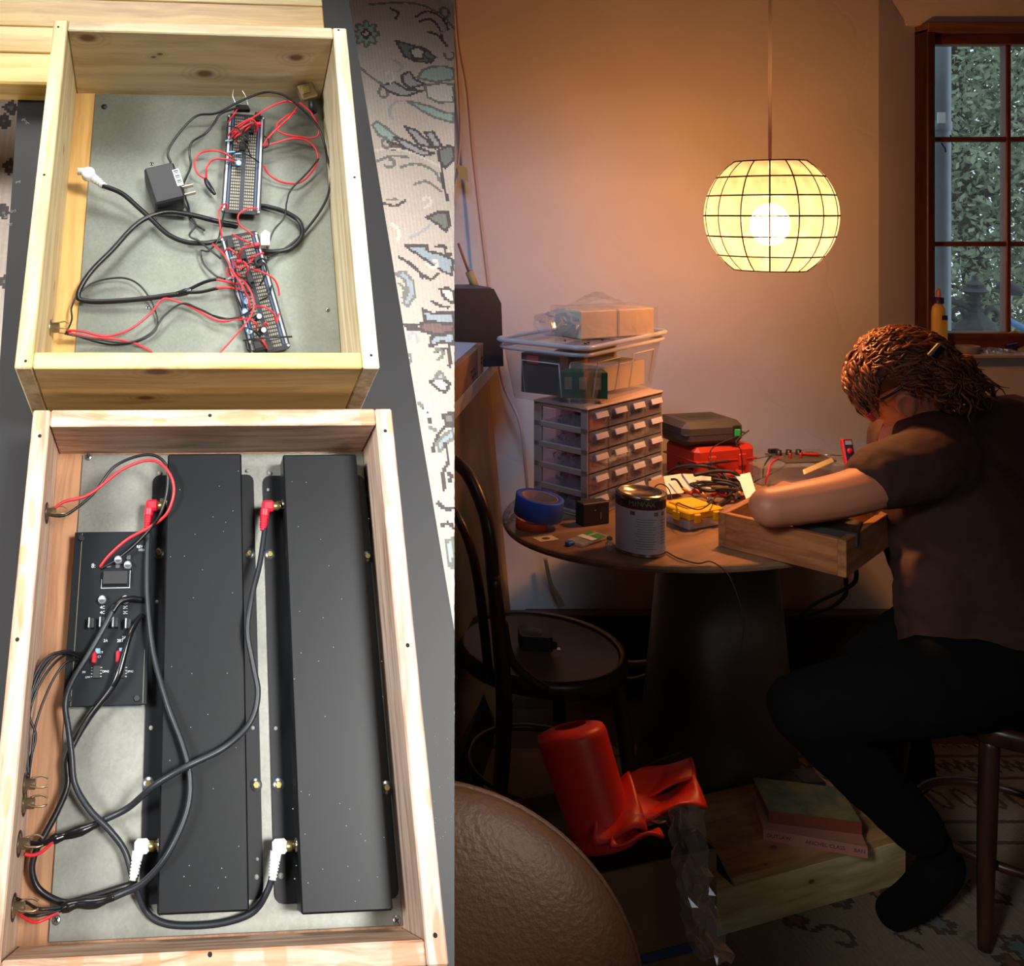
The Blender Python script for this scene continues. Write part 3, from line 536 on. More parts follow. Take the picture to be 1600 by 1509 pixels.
for i, q in enumerate(([(128, 1024, .018), (104, 1017, .03), (72, 1028, .04), (50, 1066, .044), (42, 1120, .042), (40, 1170, .04), (44, 1215, .04)], [(128, 1028, .018), (100, 1020, .034), (76, 1035, .042), (52, 1080, .045), (44, 1130, .042), (42, 1180, .04), (40, 1215, .04)], [(126, 1022, .018), (92, 1022, .036), (64, 1045, .046), (46, 1095, .048), (40, 1150, .044), (38, 1200, .04), (38, 1225, .04)], [(124, 1030, .018), (104, 1034, .026), (84, 1060, .03), (66, 1100, .034), (54, 1140, .036), (50, 1175, .036), (44, 1222, .04)], [(126, 1026, .018), (96, 1018, .03), (66, 1034, .04), (44, 1080, .042), (46, 1120, .04), (56, 1150, .036), (46, 1190, .036), (42, 1225, .04)], [(128, 1020, .018), (100, 1024, .03), (70, 1055, .04), (48, 1105, .042), (44, 1160, .04), (44, 1210, .04)])):
    wire('jumper_wire', 'thin black wire in the bundle from the circuit board to the wall jacks', 'wire', q, .0013, wblk, group='bundle of six black wires', seg=6)
for m, q, l in ((wred, [(80, 799, .055), (100, 784, .055), (140, 772, .052), (190, 734, .052), (232, 719, .05), (258, 730, .05), (272, 762, .046), (262, 800, .04), (236, 822, .03), (200, 842, .024), (172, 866, .018), (156, 886, .013)], 'red power wire arching from the wall jack to the circuit board'), (wblk, [(80, 805, .055), (105, 803, .05), (145, 772, .05), (180, 728, .05), (230, 710, .05), (258, 724, .048), (262, 760, .044), (252, 800, .04), (236, 825, .03), (208, 854, .022), (180, 876, .016), (158, 888, .013)], 'black power wire arching from the wall jack to the circuit board')):
    wire('power_wire', l, 'wire', q, .0017, m)
# ---- upper case: adapter, perfboards, wires
FW = FU + .0014
ab = (-.063, .205, FW); ad = LG('power_adapter', 'black plug-in power adapter lying in the pine case', 'power adapter', ab); ao = off(ab); Ra = Euler((0, 0, .30)).to_matrix()
pa = mat('adapter plastic', (30, 32, 37), .38); p = LP(257, 286, .07); MB().box((p.x, p.y, (FW + .072) / 2), (.040, .058, .072 - FW), Ra, bev=.0025).obj('case_shell', pa, ad, local=ao)
lc = LP(278, 277, .0722); MB().box(lc, (.0085, .026, .0003), Ra).obj('sticker', mat('white sticker', (215, 222, 228), .5), ad, local=ao)
for k in range(9): MB().box(lc + Ra @ Vector((0, (k - 4) * .0026, .0002)), (.0062, .0008 + .0006 * (k % 3), .0002), Ra).obj('printed_line', mat('ink', (40, 44, 54), .6), ad, local=ao)
for dy in (-.006, .006): MB().box(Vector((p.x, p.y, .058)) + Ra @ Vector((.028, -.012 + dy, 0)), (.018, .0015, .006), Ra).obj('prong', mat('nickel', (190, 180, 165), .25, .95), ad, local=ao)
MB().tube([LP(*q) for q in ((267, 254, .05), (262, 240, .055), (270, 222, .06), (290, 196, .065), (310, 180, .068), (338, 177, .07), (372, 160, .075), (410, 145, .08), (436, 146, .085), (455, 156, .085), (480, 178, .08), (498, 200, .075), (507, 225, .07), (512, 250, .06), (517, 270, .055), (514, 300, .05), (500, 330, .048), (470, 368, .046), (440, 392, .046), (418, 402, .055))], .0017, 6, 6).obj('power_cord', wblk, ad, local=ao)
MB().tube([LP(*q) for q in ((372, 168, .075), (345, 178, .07), (335, 192, .068), (322, 208, .066), (300, 222, .06), (296, 240, .056), (298, 260, .05), (286, 292, .05), (294, 320, .046), (300, 345, .044), (320, 360, .044))], .0015, 6, 6).obj('power_cord', wblk, ad, local=ao)
def perfboard(label, corners, w, comps, rz):
    c = [LP(*q, w) for q in corners]; ctr = sum(c, Vector()) / 4; base = (ctr.x, ctr.y, FW); e = LG('perfboard', label, 'perfboard', base, 'perfboards in the pine case'); o = off(base)
    vx = ((c[1] - c[0]) + (c[2] - c[3])) / 2; vy = ((c[0] - c[3]) + (c[1] - c[2])) / 2; wx, hy = vx.length, vy.length; ey = vy.normalized(); ex = Vector((ey.y, -ey.x, 0)); R = Matrix((ex, ey, (0, 0, 1))).transposed(); A = Matrix.Translation(ctr) @ R.to_4x4()
    L3 = lambda x, y, z=0: A @ Vector((x * wx / 2, y * hy / 2, z))
    bd = mat('perfboard black', (26, 28, 34), .4); strip = mat('tinned strip', (150, 146, 128), .35, .6); rail = mat('rail blue', (60, 84, 120), .4)
    r = .004; poly = []
    for sx, sy, a0 in ((1, 1, 0), (-1, 1, 1), (-1, -1, 2), (1, -1, 3)):
        for k in range(4): a = (a0 + k / 3) * math.pi / 2; poly.append((sx * (wx / 2 - r) + r * math.cos(a), sy * (hy / 2 - r) + r * math.sin(a)))
    MB().prism(poly, -.0016, 0, A).obj('board_slab', bd, e, local=o)
    MB().prism([(x * 1.0, y) for x, y in [(-wx * .06, -hy * .48), (wx * .06, -hy * .48), (wx * .06, hy * .48), (-wx * .06, hy * .48)]], 0, .0006, A).obj('centre_channel', mat('channel', (40, 44, 52), .35), e, local=o)
    ncol = 5
    for s in (-1, 1):
        for k in range(ncol):
            x = s * (.13 + k * .105); mb = MB(); n = int(hy / .0052)
            for i in range(n): mb.box(L3(x, (i + .5) / n * 1.9 - .95, .0003), (wx * .036, .0032, .0005), R)
            q = mb.obj('solder_pads', strip, e, local=o); q['kind'] = 'stuff'
        mb = MB().box(L3(s * .86, 0, .0003), (wx * .05, hy * .92, .0005), R); mb.obj('power_rail', mat('rail tin', (190, 196, 200), .3, .6), e, local=o); MB().box(L3(s * .70, 0, .0003), (wx * .03, hy * .92, .0005), R).obj('power_rail', rail, e, local=o)
    for (x, y) in ((-.9, .95), (.9, .95), (-.9, -.95), (.9, -.95)): MB().lathe([(0, .0006), (.002, .0006), (.002, 0)], 10, L3(x, y)).obj('corner_hole', alu, e, local=o)
    for kind, px, py in comps:
        p = LP(px, py, w)
        if kind == 'chip':
            MB().box(p + Vector((0, 0, .004)), (.008, .014, .006), R, bev=.0005).obj('chip', blk, e, local=o)
        elif kind == 'elec':
            b = MB().lathe([(.0036, 0), (.0036, .011), (.003, .0118), (0, .0118)], 14, p, Euler((.3, .2, 0)).to_matrix()).obj('capacitor', blk, e, local=o); MB().lathe([(0, .0121), (.0031, .0121)], 12, p, Euler((.3, .2, 0)).to_matrix()).obj('cap_top', silk, b, local=o)
        elif kind == 'blue': 
            b = MB().lathe([(.0042, 0), (.0042, .013), (.0034, .0138), (0, .0138)], 14, p, Euler((.5, 0, 0)).to_matrix()).obj('capacitor', mat('blue sleeve', (52, 118, 200), .35), e, local=o); MB().lathe([(0, .0141), (.0035, .0141)], 12, p, Euler((.5, 0, 0)).to_matrix()).obj('cap_top', mat('cap top', (190, 215, 235), .35, .3), b, local=o)
        elif kind == 'red': MB().box(p + Vector((0, 0, .005)), (.007, .005, .008), R, bev=.001).obj('film_capacitor', mat('pink red film', (206, 44, 66), .45), e, local=o)
        elif kind == 'pot': MB().box(p + Vector((0, 0, .006)), (.012, .013, .012), R, bev=.001).obj('potentiometer', blk, e, local=o)
        elif kind == 'clip':
            b = MB().prism([(-.011, -.004), (.011, -.004), (.008, .004), (-.008, .004)], 0, .007, Matrix.Translation(p)).obj('binder_clip', blk, e, local=o)
            for s in (-1, 1): MB().tube([p + Vector((s * .008, .003, .007)), p + Vector((s * .009 - .004, .014, .012)), p + Vector((s * .006 - .006, .024, .014))], .0006, 5, 4).obj('clip_wire', alu, b, local=o)
        elif kind == 'white': MB().prism([(-.006, -.010), (.005, -.010), (.006, .008), (0, .012), (-.006, .006)], 0, .010, Matrix.Translation(p)).obj('connector', silk, e, local=o)
        elif kind == 'res': MB().tube([p + Vector((-.005, 0, .0005)), p + Vector((-.004, 0, .003)), p + Vector((.004, .001, .003)), p + Vector((.005, .001, .0005))], [.0005, .0012, .0012, .0005], 6, 4).obj('resistor', mat('pale blue part', (130, 180, 210), .4), e, local=o)
    return e, o
B1 = [('clip', 378, 172), ('chip', 392, 205), ('chip', 384, 218), ('red', 404, 198), ('red', 367, 210), ('blue', 372, 256), ('chip', 378, 232), ('res', 358, 222), ('res', 361, 240), ('res', 360, 255), ('chip', 402, 186), ('res', 371, 243)]
b1, b1o = perfboard('upper perfboard in the pine case with a blue capacitor and red jumpers', ((356, 178), (414, 180), (407, 335), (345, 332)), .056, B1, 0)
B2 = [('red', 401, 386), ('red', 373, 412), ('chip', 378, 401), ('chip', 390, 437), ('blue', 384, 470), ('blue', 382, 486), ('blue', 389, 516), ('elec', 401, 496), ('elec', 408, 517), ('pot', 403, 543), ('chip', 420, 543), ('white', 414, 378), ('chip', 360, 384), ('chip', 402, 412), ('res', 362, 437), ('res', 382, 455), ('res', 366, 405), ('chip', 388, 452)]
b2, b2o = perfboard('lower slanted perfboard in the pine case crowded with red wires and capacitors', ((345, 372), (400, 358), (457, 545), (390, 555)), .05, B2, 0)
rw = random.Random(11); j = lambda a: a + rw.uniform(-1.5, 1.5)
REDS1 = [[(356, 212, .06), (372, 196, .08), (392, 186, .085), (402, 196, .075), (399, 208, .062)], [(358, 218, .06), (376, 202, .082), (395, 192, .08), (400, 205, .062)], [(356, 192, .06), (366, 178, .075), (371, 170, .07)], [(372, 224, .06), (368, 214, .075), (380, 206, .078), (392, 196, .07)], [(355, 327, .06), (352, 318, .07), (342, 330, .075), (344, 352, .07), (347, 372, .062)], [(402, 326, .06), (388, 326, .075), (373, 335, .075), (374, 350, .07), (386, 360, .065), (396, 368, .06)]]
for q in REDS1: wire('jumper_wire', None, None, q, .0012, wred, b1, b1o, seg=6)
BLK1 = [[(360, 225, .06), (372, 215, .075), (384, 226, .07), (392, 244, .06)], [(357, 197, .06), (370, 200, .08), (384, 212, .08), (388, 226, .062)], [(364, 240, .06), (376, 237, .075), (392, 245, .07), (405, 254, .06)], [(412, 212, .06), (419, 218, .066), (419, 228, .066), (410, 232, .06)], [(386, 196, .07), (380, 210, .085), (392, 222, .08)]]
for q in BLK1: wire('jumper_wire', None, None, q, .0010, wblk, b1, b1o, seg=6)
REDS2 = [[(363, 366, .055), (378, 374, .075), (392, 380, .06)], [(348, 398, .055), (356, 388, .075), (366, 394, .078), (374, 404, .06)], [(374, 402, .055), (378, 388, .075), (391, 384, .07), (394, 382, .055)], [(389, 404, .055), (396, 400, .07), (412, 395, .055)], [(332, 381, .07), (350, 398, .08), (365, 425, .078), (378, 446, .075), (388, 466, .068), (391, 484, .055)], [(370, 425, .055), (386, 446, .08), (395, 464, .08), (396, 482, .078), (388, 500, .075), (370, 522, .07), (342, 553, .06)], [(393, 420, .06), (412, 426, .075), (428, 436, .07), (435, 450, .06), (436, 462, .054)], [(396, 479, .06), (414, 480, .075), (428, 490, .07), (432, 504, .056), (436, 489, .06)], [(374, 500, .055), (388, 498, .072), (400, 506, .07), (400, 516, .055)], [(404, 530, .056), (412, 534, .066), (417, 544, .056)], [(355, 418, .055), (356, 430, .066), (366, 432, .068), (360, 420, .056)], [(362, 405, .055), (372, 418, .075), (386, 414, .07), (396, 404, .06)], [(410, 512, .055), (415, 504, .066), (419, 510, .055)], [(384, 430, .056), (388, 418, .072), (380, 408, .07)]]
for q in REDS2: wire('jumper_wire', None, None, q, .0012, wred, b2, b2o, seg=6)
BLK2 = [[(367, 420, .056), (368, 455, .075), (376, 478, .065), (380, 492, .056)], [(412, 410, .056), (416, 425, .075), (406, 446, .062)], [(424, 446, .054), (420, 462, .07), (406, 470, .056)], [(380, 532, .056), (410, 528, .07), (456, 526, .06)], [(384, 534, .056), (386, 545, .06), (396, 555, .05)], [(330, 492, .06), (358, 498, .072), (384, 490, .07), (396, 480, .056)], [(384, 512, .056), (396, 516, .07), (406, 526, .056)], [(402, 408, .056), (410, 404, .068), (417, 410, .056)], [(370, 430, .056), (384, 438, .075), (394, 450, .06)], [(378, 422, .056), (390, 412, .075), (404, 416, .06)]]
for q in BLK2: wire('jumper_wire', None, None, q, .0011, wblk, b2, b2o, seg=6)
# long wires of the upper case
G = 'loose red wires in the pine case'
for l, q in (('red wire looping widest on the right of the upper perfboard', [(468, 160, .07), (486, 176, .075), (498, 200, .07), (494, 214, .065), (470, 214, .06), (440, 208, .06), (432, 196, .06), (446, 182, .062), (462, 176, .066)]), ('red wire running from the corner jack down to the upper perfboard', [(466, 164, .07), (455, 180, .075), (436, 198, .07), (420, 214, .066), (411, 228, .06)]), ('red wire circling low between perfboard and right wall', [(412, 258, .058), (420, 272, .05), (440, 284, .046), (466, 286, .046), (486, 270, .048), (497, 245, .055), (486, 224, .06), (462, 216, .06), (434, 222, .06), (414, 228, .06)]), ('red wire leaving the corner jack towards the top of the upper perfboard', [(462, 162, .075), (446, 158, .08), (420, 168, .085), (395, 184, .08), (372, 200, .07)]), ('larger red loop left of the upper perfboard', [(362, 246, .06), (348, 238, .065), (330, 235, .062), (312, 240, .06), (304, 255, .058), (308, 270, .056), (320, 279, .052)]), ('smaller red loop left of the upper perfboard', [(366, 252, .06), (348, 248, .068), (332, 250, .065), (323, 262, .06), (322, 278, .052)]), ('red wire from the left jack waving towards the lower perfboard', [(104, 516, .07), (130, 518, .06), (165, 525, .05), (200, 516, .05), (235, 490, .05), (252, 469, .055), (268, 468, .056), (300, 480, .05), (330, 497, .05), (352, 502, .052), (378, 494, .06)]), ('red wire from the left jack to the front wall', [(106, 520, .065), (140, 526, .055), (180, 530, .05), (210, 536, .046), (238, 550, .042)])):
    wire('red_wire', l, 'wire', q, .0014, wred, group=G, seg=6)
for l, q in (('black wire from the left jack looping beside the thick cable', [(102, 522, .068), (112, 500, .055), (112, 480, .05), (124, 458, .05), (150, 440, .05), (190, 434, .05), (216, 444, .05), (236, 470, .048), (246, 500, .046), (240, 520, .044), (210, 535, .044), (170, 538, .044), (130, 528, .05), (106, 518, .064)]), ('black wire waving from the left jack towards the lower perfboard', [(104, 522, .066), (150, 530, .055), (200, 535, .05), (236, 520, .05), (258, 492, .052), (285, 474, .055), (310, 482, .052), (340, 496, .05), (360, 498, .055)])):
    wire('black_wire', l, 'wire', q, .0012, wblk, group='thin black wires in the pine case', seg=6)
e, o = wire('phono_cable', 'thick black cord from the white plug winding under the perfboards of the pine case', 'cable', [(160, 290, .07), (190, 302, .066), (216, 324, .06), (240, 346, .054), (262, 366, .05), (290, 378, .048), (320, 380, .048), (360, 376, .046), (410, 392, .046), (448, 390, .046), (470, 372, .046), (470, 350, .046), (455, 336, .046), (430, 326, .046), (400, 322, .044), (372, 336, .044)], .0032, wblk); c = LP(138, 272, .075)
pwh = MB().lathe([(.009, -.004), (.009, .004), (.007, .006), (0, .006)], 16, c).obj('plug_body', pwht, e, local=o); d = (LP(170, 296, .066) - c).normalized(); prof = [(.006, 0)]
for k in range(5): z = .008 + k * .0035; prof += [(.0056 - k * .0003, z), (.0056 - k * .0003, z + .002), (.0046 - k * .0003, z + .0022), (.0046 - k * .0003, z + .0033)]
MB().lathe(prof + [(0, .026)], 12, c + d * .004, Vector((0, 0, 1)).rotation_difference(d).to_matrix()).obj('strain_relief', pwht, pwh, local=o); MB().lathe([(.005, 0), (.005, .008), (0, .008)], 10, c + Vector((-.006, .004, 0)), Euler((0, -math.pi / 2, 0)).to_matrix()).obj('plug_collar', pwht, pwh, local=o)
e, o = wire('phono_cable', 'thick black cord looping through the lower left of the pine case to a heat-shrink splice', 'cable', [(372, 352, .044), (340, 346, .046), (300, 336, .05), (262, 331, .054), (230, 340, .056), (205, 358, .056), (176, 390, .056), (146, 420, .054), (128, 445, .052), (122, 464, .05), (134, 470, .048), (165, 471, .048), (220, 467, .05), (280, 459, .054)], .0034, wblk)
MB().tube([LP(*q) for q in ((276, 460, .054), (290, 456, .055), (300, 453, .056))], [.0036, .0046, .003], 9, 4).obj('splice_sleeve', hs, e, local=o)
for q in ([(290, 455, .056), (312, 444, .058), (328, 438, .06), (340, 436, .06)], [(290, 457, .056), (314, 456, .058), (340, 450, .06)]): wire('lead_wire', None, None, q, .0022, hs, e, o)
for q in ([(336, 436, .06), (356, 440, .062), (372, 444, .055)], [(336, 450, .06), (356, 449, .062), (376, 452, .055)]): wire('lead_wire', None, None, q, .0016, wred, e, o)
e, o = wire('jumper_lead', 'black lead with a small barrel connector beside the red loops', 'cable', [(320, 278, .05), (326, 290, .05), (336, 304, .048)], [.0016, .0036, .0036, .0018], wblk)
for l, q in (('thin black lead draped from the adapter over the lower perfboard', [(300, 340, .05), (306, 352, .052), (296, 368, .052), (310, 376, .054), (330, 392, .06), (345, 404, .06)]), ('thin black lead hanging between the two perfboards', [(350, 330, .056), (346, 352, .062), (340, 376, .06), (326, 392, .055), (314, 392, .05), (318, 412, .048), (336, 430, .05), (352, 436, .055)]), ('thin black lead rising from the white connector to the right wall', [(417, 388, .056), (428, 360, .06), (444, 340, .064), (448, 316, .062), (455, 296, .06), (480, 270, .06), (498, 248, .062)])):
    wire('black_lead', l, 'wire', q, .0013, wblk, group='black leads around the perfboards', seg=6)
# ================================================================== RIGHT: the room
def struct(name, mb, m, parent=None, **k): return mb.obj(name, m, parent, kind=None if parent is not None else 'structure', **k)
plaster = mat('old plaster', (226, 216, 206), .9, var=.10, vscale=2.2, bump=.25, bscale=7, spec=.15)
def crackle(m, strength=.35):
    nt = m.node_tree; b = nt.nodes['Principled BSDF']; tc = nt.nodes.new('ShaderNodeTexCoord'); n = nt.nodes.new('ShaderNodeTexNoise'); n.inputs['Scale'].default_value = 2.5; n.inputs['Detail'].default_value = 5
    nt.links.new(tc.outputs['Object'], n.inputs[0]); a = nt.nodes.new('ShaderNodeVectorMath'); a.operation = 'MULTIPLY_ADD'; a.inputs[1].default_value = (.35, .35, .35); nt.links.new(n.outputs['Color'], a.inputs[0]); nt.links.new(tc.outputs['Object'], a.inputs[2])
    v = nt.nodes.new('ShaderNodeTexVoronoi'); v.feature = 'DISTANCE_TO_EDGE'; v.inputs['Scale'].default_value = 1.5; nt.links.new(a.outputs[0], v.inputs[0])
    r = nt.nodes.new('ShaderNodeMapRange'); r.inputs[1].default_value = 0; r.inputs[2].default_value = .012; nt.links.new(v.outputs[0], r.inputs[0])
    bp = nt.nodes.new('ShaderNodeBump'); bp.inputs['Strength'].default_value = strength; bp.inputs['Distance'].default_value = .006; nt.links.new(r.outputs[0], bp.inputs['Height'])
    old = b.inputs['Normal'].links[0].from_socket if b.inputs['Normal'].links else None
    if old: nt.links.new(old, bp.inputs['Normal'])
    nt.links.new(bp.outputs[0], b.inputs['Normal'])
crackle(plaster, .10)
yplaster = mat('yellowed plaster', (190, 160, 116), .9, var=.2, vscale=5, bump=.3, bscale=14, spec=.1)
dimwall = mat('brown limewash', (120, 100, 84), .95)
YB = 3.0; TOP = 2.5; SILL = 1.045
mb = MB(); mb.prism([(-2.2, YB), (1.906, YB), (2.074, 3.08), (2.074, 3.36), (-2.2, 3.36)], 0, TOP); mb.box((2.63, 3.18, SILL / 2), (1.448, .36, SILL)); mb.add([(1.906, 3.0, 2.22), (3.3, 3.0, 2.22), (3.3, 3.05, 2.085), (2.03, 3.05, 2.085), (1.906, 3.0, TOP), (3.3, 3.0, TOP), (3.3, 3.36, TOP), (2.03, 3.36, TOP), (3.3, 3.36, 2.085), (2.03, 3.36, 2.085)], [(0, 1, 2, 3), (3, 2, 8, 9), (0, 4, 5, 1), (4, 7, 6, 5), (1, 5, 6, 8, 2), (0, 3, 9, 7, 4), (9, 8, 6, 7)]); mb.box((3.1, 3.18, 1.25), (.4, .36, 2.5))
struct('wall_back', mb, plaster)
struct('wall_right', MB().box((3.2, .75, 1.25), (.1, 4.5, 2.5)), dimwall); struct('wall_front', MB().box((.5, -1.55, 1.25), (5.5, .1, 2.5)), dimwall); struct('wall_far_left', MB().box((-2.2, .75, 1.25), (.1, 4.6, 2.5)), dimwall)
struct('ceiling', MB().box((.5, .9, 2.53), (5.6, 5.0, .06)), mat('ceiling boards', (150, 120, 92), .9))
floor = struct('floor', MB().box((.5, .9, -.03), (5.6, 5.0, .06)), wood('floor oak', (96, 62, 42), (66, 42, 30), 0, fine=14, long=1.2, rough=.5))
# left: splayed low wall with a ledge, and the jamb above it
cor = lambda z: .778 - .0899 * z
def slab4(a, b, c, d, t):
    n = (Vector(b) - Vector(a)).cross(Vector(d) - Vector(a)).normalized() * t; q = [Vector(x) for x in (a, b, c, d)]; return MB().add(q + [x + n for x in q], [(0, 1, 2, 3), (7, 6, 5, 4), (0, 4, 5, 1), (1, 5, 6, 2), (2, 6, 7, 3), (3, 7, 4, 0)])
LZ = 1.05
struct('wall_left', slab4((cor(0), 2.998, 0), (.40, 2.2, 0), (.40, 2.2, LZ - .036), (cor(LZ), 2.998, LZ - .036), .08), yplaster)
blueplaster = mat('chalky plaster', (214, 218, 222), .9, var=.12, vscale=6, bump=.5, bscale=18, spec=.1)
struct('wall_left_jamb', slab4((cor(LZ), 2.997, LZ), (.22, 2.90, LZ), (.10, 2.90, TOP), (cor(TOP), 2.997, TOP), .06), blueplaster)
ledge_m = mat('chipped cream paint', (200, 188, 172), .7, var=.25, vscale=18, bump=.2, bscale=40)
struct('trim_1', MB().prism([(.70, 2.93), (.425, 2.2), (-.05, 2.2), (-.05, 2.9), (.3, 2.93)], LZ - .036, LZ), ledge_m)
dkw = wood('dark skirting', (46, 34, 28), (30, 22, 18), 0, fine=30, rough=.5)
bb = struct('baseboard_back', MB().box((1.9, 2.985, .12), (2.2, .03, .24), bev=.004), dkw); MB().box((1.9, 2.978, .246), (2.2, .045, .014), bev=.003).obj('top_edge', wood('skirting cap', (96, 70, 50), (70, 48, 34), 0, rough=.4), bb)
struct('baseboard_left', slab4((.752, 2.975, 0), (.425, 2.2, 0), (.425, 2.2, .2), (.74, 2.975, .2), .015), dkw)
# floor rug of the room
pal2 = {k: lin(v) for k, v in dict(base=(138, 122, 104), dark=(84, 72, 62), teal=(98, 118, 116), blue=(108, 112, 112), grey=(118, 108, 94), cream=(148, 134, 114), wine=(124, 88, 70), lav=(128, 118, 110), rust=(146, 104, 78)).items()}
S2 = []; r2 = random.Random(21)
for yy in (2.62, 2.52, 2.34, 2.26): S2.append(('l', 'dark', None, [(.9, yy), (2.6, yy)]))
for k in range(26):
    x = .95 + k * .066; S2.append(('l', 'dark', None, [(x, 2.55), (x + .016, 2.60), (x + .033, 2.55), (x + .05, 2.60), (x + .066, 2.55)])); S2.append(('p', r2.choice(['rust', 'wine', 'cream']), 'dark', [(x + .02 + .018 * math.cos(a), 2.43 + .04 * math.sin(a)) for a in np.linspace(0, 6.28, 10)]))
for k in range(110):
    x, y = r2.uniform(.9, 2.5), r2.uniform(1.45, 2.24); n = r2.choice([4, 5, 6]); R_ = r2.uniform(.010, .03); S2.append(('p', r2.choice(['teal', 'blue', 'grey', 'rust', 'cream', 'wine']), 'dark', [(x + R_ * (1 + .3 * math.cos(n * a)) * math.cos(a), y + R_ * (1 + .3 * math.cos(n * a)) * math.sin(a)) for a in np.linspace(0, 6.28, 30)]))
for k in range(50):
    x, y, a = r2.uniform(.9, 2.5), r2.uniform(1.45, 2.24), r2.uniform(0, 6.3); S2.append(('l', r2.choice(['dark', 'grey', 'lav']), None, [(x + (.01 + i * .008) * math.cos(a + i), y + (.01 + i * .008) * math.sin(a + i)) for i in range(6)]))
g2 = .006; us = np.arange(.9, 2.5, g2); vs_ = np.arange(1.45, 2.66, g2); im = raster(us + g2 / 2, vs_ + g2 / 2, 0, pal2, S2, 4, to_uv=lambda x, y: (x, y)); UU, VV = np.meshgrid(np.append(us, us[-1] + g2), np.append(vs_, vs_[-1] + g2))
pl2 = lambda a, b, c, d: (np.array([[(a, c, .006), (b, c, .006)], [(a, d, .006), (b, d, .006)]]), np.array([[pal2['base']]]))
rm2 = knot_mesh('floor_rug', [(np.stack([UU, VV, .006 + np.random.RandomState(2).rand(*UU.shape) * .0015], -1), im), pl2(.55, .9, 1.0, 2.66), pl2(.9, 2.5, 1.0, 1.45), (np.array([[(.55, 1.0, .0), (2.5, 1.0, .0)], [(.55, 1.0, .006), (2.5, 1.0, .006)]]), np.array([[pal2['dark']]]))]); rm2.materials.append(vcol_mat('floor rug wool'))
fr = link('floor_rug', rm2, None, None, 'patterned rust and grey floor rug under the seated person', 'rug')
fm = MB()
for k in range(160): x = .9 + k * .01; fm.tube([(x, 2.655, .007), (x + r2.uniform(-.006, .006), 2.672, .006), (x + r2.uniform(-.008, .008), 2.685, .003)], .0016, 4, 2)
q = fm.obj('fringe', mat('fringe wool', (170, 150, 120), .95), fr); q['kind'] = 'stuff'
# ---------------------------------------------------------------- window
wfr = wood('window oak', (124, 66, 40), (90, 44, 26), 2, fine=30, rough=.4); wfr2 = wood('window oak rail', (132, 72, 42), (96, 48, 28), 0, fine=30, rough=.4)
YW = 3.08; win = thing('window_1', None, None, TR(2.072, YW, SILL), kind='structure'); wo = wl(win)
x0, x1, z0, z1 = 2.072, 2.65, SILL + .0, 2.07
def wb(nm, a, b, m, y=YW, d=.05, parent=None): return MB().box(((a[0] + b[0]) / 2, y, (a[1] + b[1]) / 2), (abs(b[0] - a[0]), d, abs(b[1] - a[1])), bev=.003).obj(nm, m, parent or win, local=wo)
wb('frame_post', (x0, z0), (x0 + .026, z1), wood('window oak dark', (80, 42, 26), (56, 28, 18), 2, rough=.5), YW - .02, .08); wb('frame_post', (x1, z0), (x1 + .04, z1), wfr); wb('frame_rail', (x0, z0), (x1, z0 + .064), wfr2, YW - .012, .07); wb('frame_rail', (x0 + .026, z1 - .045), (x1, z1 - .012), wfr2); wb('head_strip', (x0, z1 - .012), (x1, z1 + .02), wood('window head', (150, 104, 70), (120, 80, 52), 0), YW - .03, .07)
mx_ = (1571 - CX) / F * YW
wb('stile', (x0 + .026, z0 + .06), (x0 + .040, z1 - .04), wfr, YW, .04)
zs = [z0 + .064, CAMZ + (CY - 381) / F * YW, CAMZ + (CY - 218) / F * YW, z1 - .045]
wb('mullion', (mx_ - .0085, z0 + .06), (mx_ + .0085, z1 - .04), wfr, YW, .03)
for z in zs[1:3]: wb('glazing_bar', (x0 + .036, z - .008), (x1, z + .008), wfr2, YW, .028)
gl = clear('window glass', (.90, .94, .94), .03, .02); _nt = gl.node_tree; _o = [q for q in _nt.nodes if q.type == 'OUTPUT_MATERIAL'][0]; _s = _o.inputs[0].links[0].from_socket
_t = _nt.nodes.new('ShaderNodeBsdfTranslucent'); _t.inputs[0].default_value = (.7, .78, .82, 1); _m = _nt.nodes.new('ShaderNodeMixShader'); _m.inputs[0].default_value = .03; _nt.links.new(_s, _m.inputs[1]); _nt.links.new(_t.outputs[0], _m.inputs[2]); _nt.links.new(_m.outputs[0], _o.inputs[0])
for a, b in ((x0 + .038, mx_ - .007), (mx_ + .007, x1)):
    for k in range(3): MB().box(((a + b) / 2, YW + .003, (zs[k] + zs[k + 1]) / 2), (b - a, .003, zs[k + 1] - zs[k] - .012)).obj('pane', gl, win, local=wo)
mb = MB(); c = W(1476, 232, YW - .004)
for a, b in (((-.010, .018), (-.004, .008)), ((-.004, .008), (.002, .0)), ((.002, 0), (.004, -.012)), ((.018, .044), (.02, .03))): mb.bar(c + Vector((a[0], 0, a[1])), c + Vector((b[0], 0, b[1])), .004, .002)
mb.obj('putty_chip', mat('putty', (54, 40, 34), .8), win, local=wo)
struct('trim_2', MB().box((2.42, 3.0, SILL + .002), (1.02, .10, .012), bev=.003), mat('sill paint', (196, 176, 158), .6, var=.15, vscale=14))
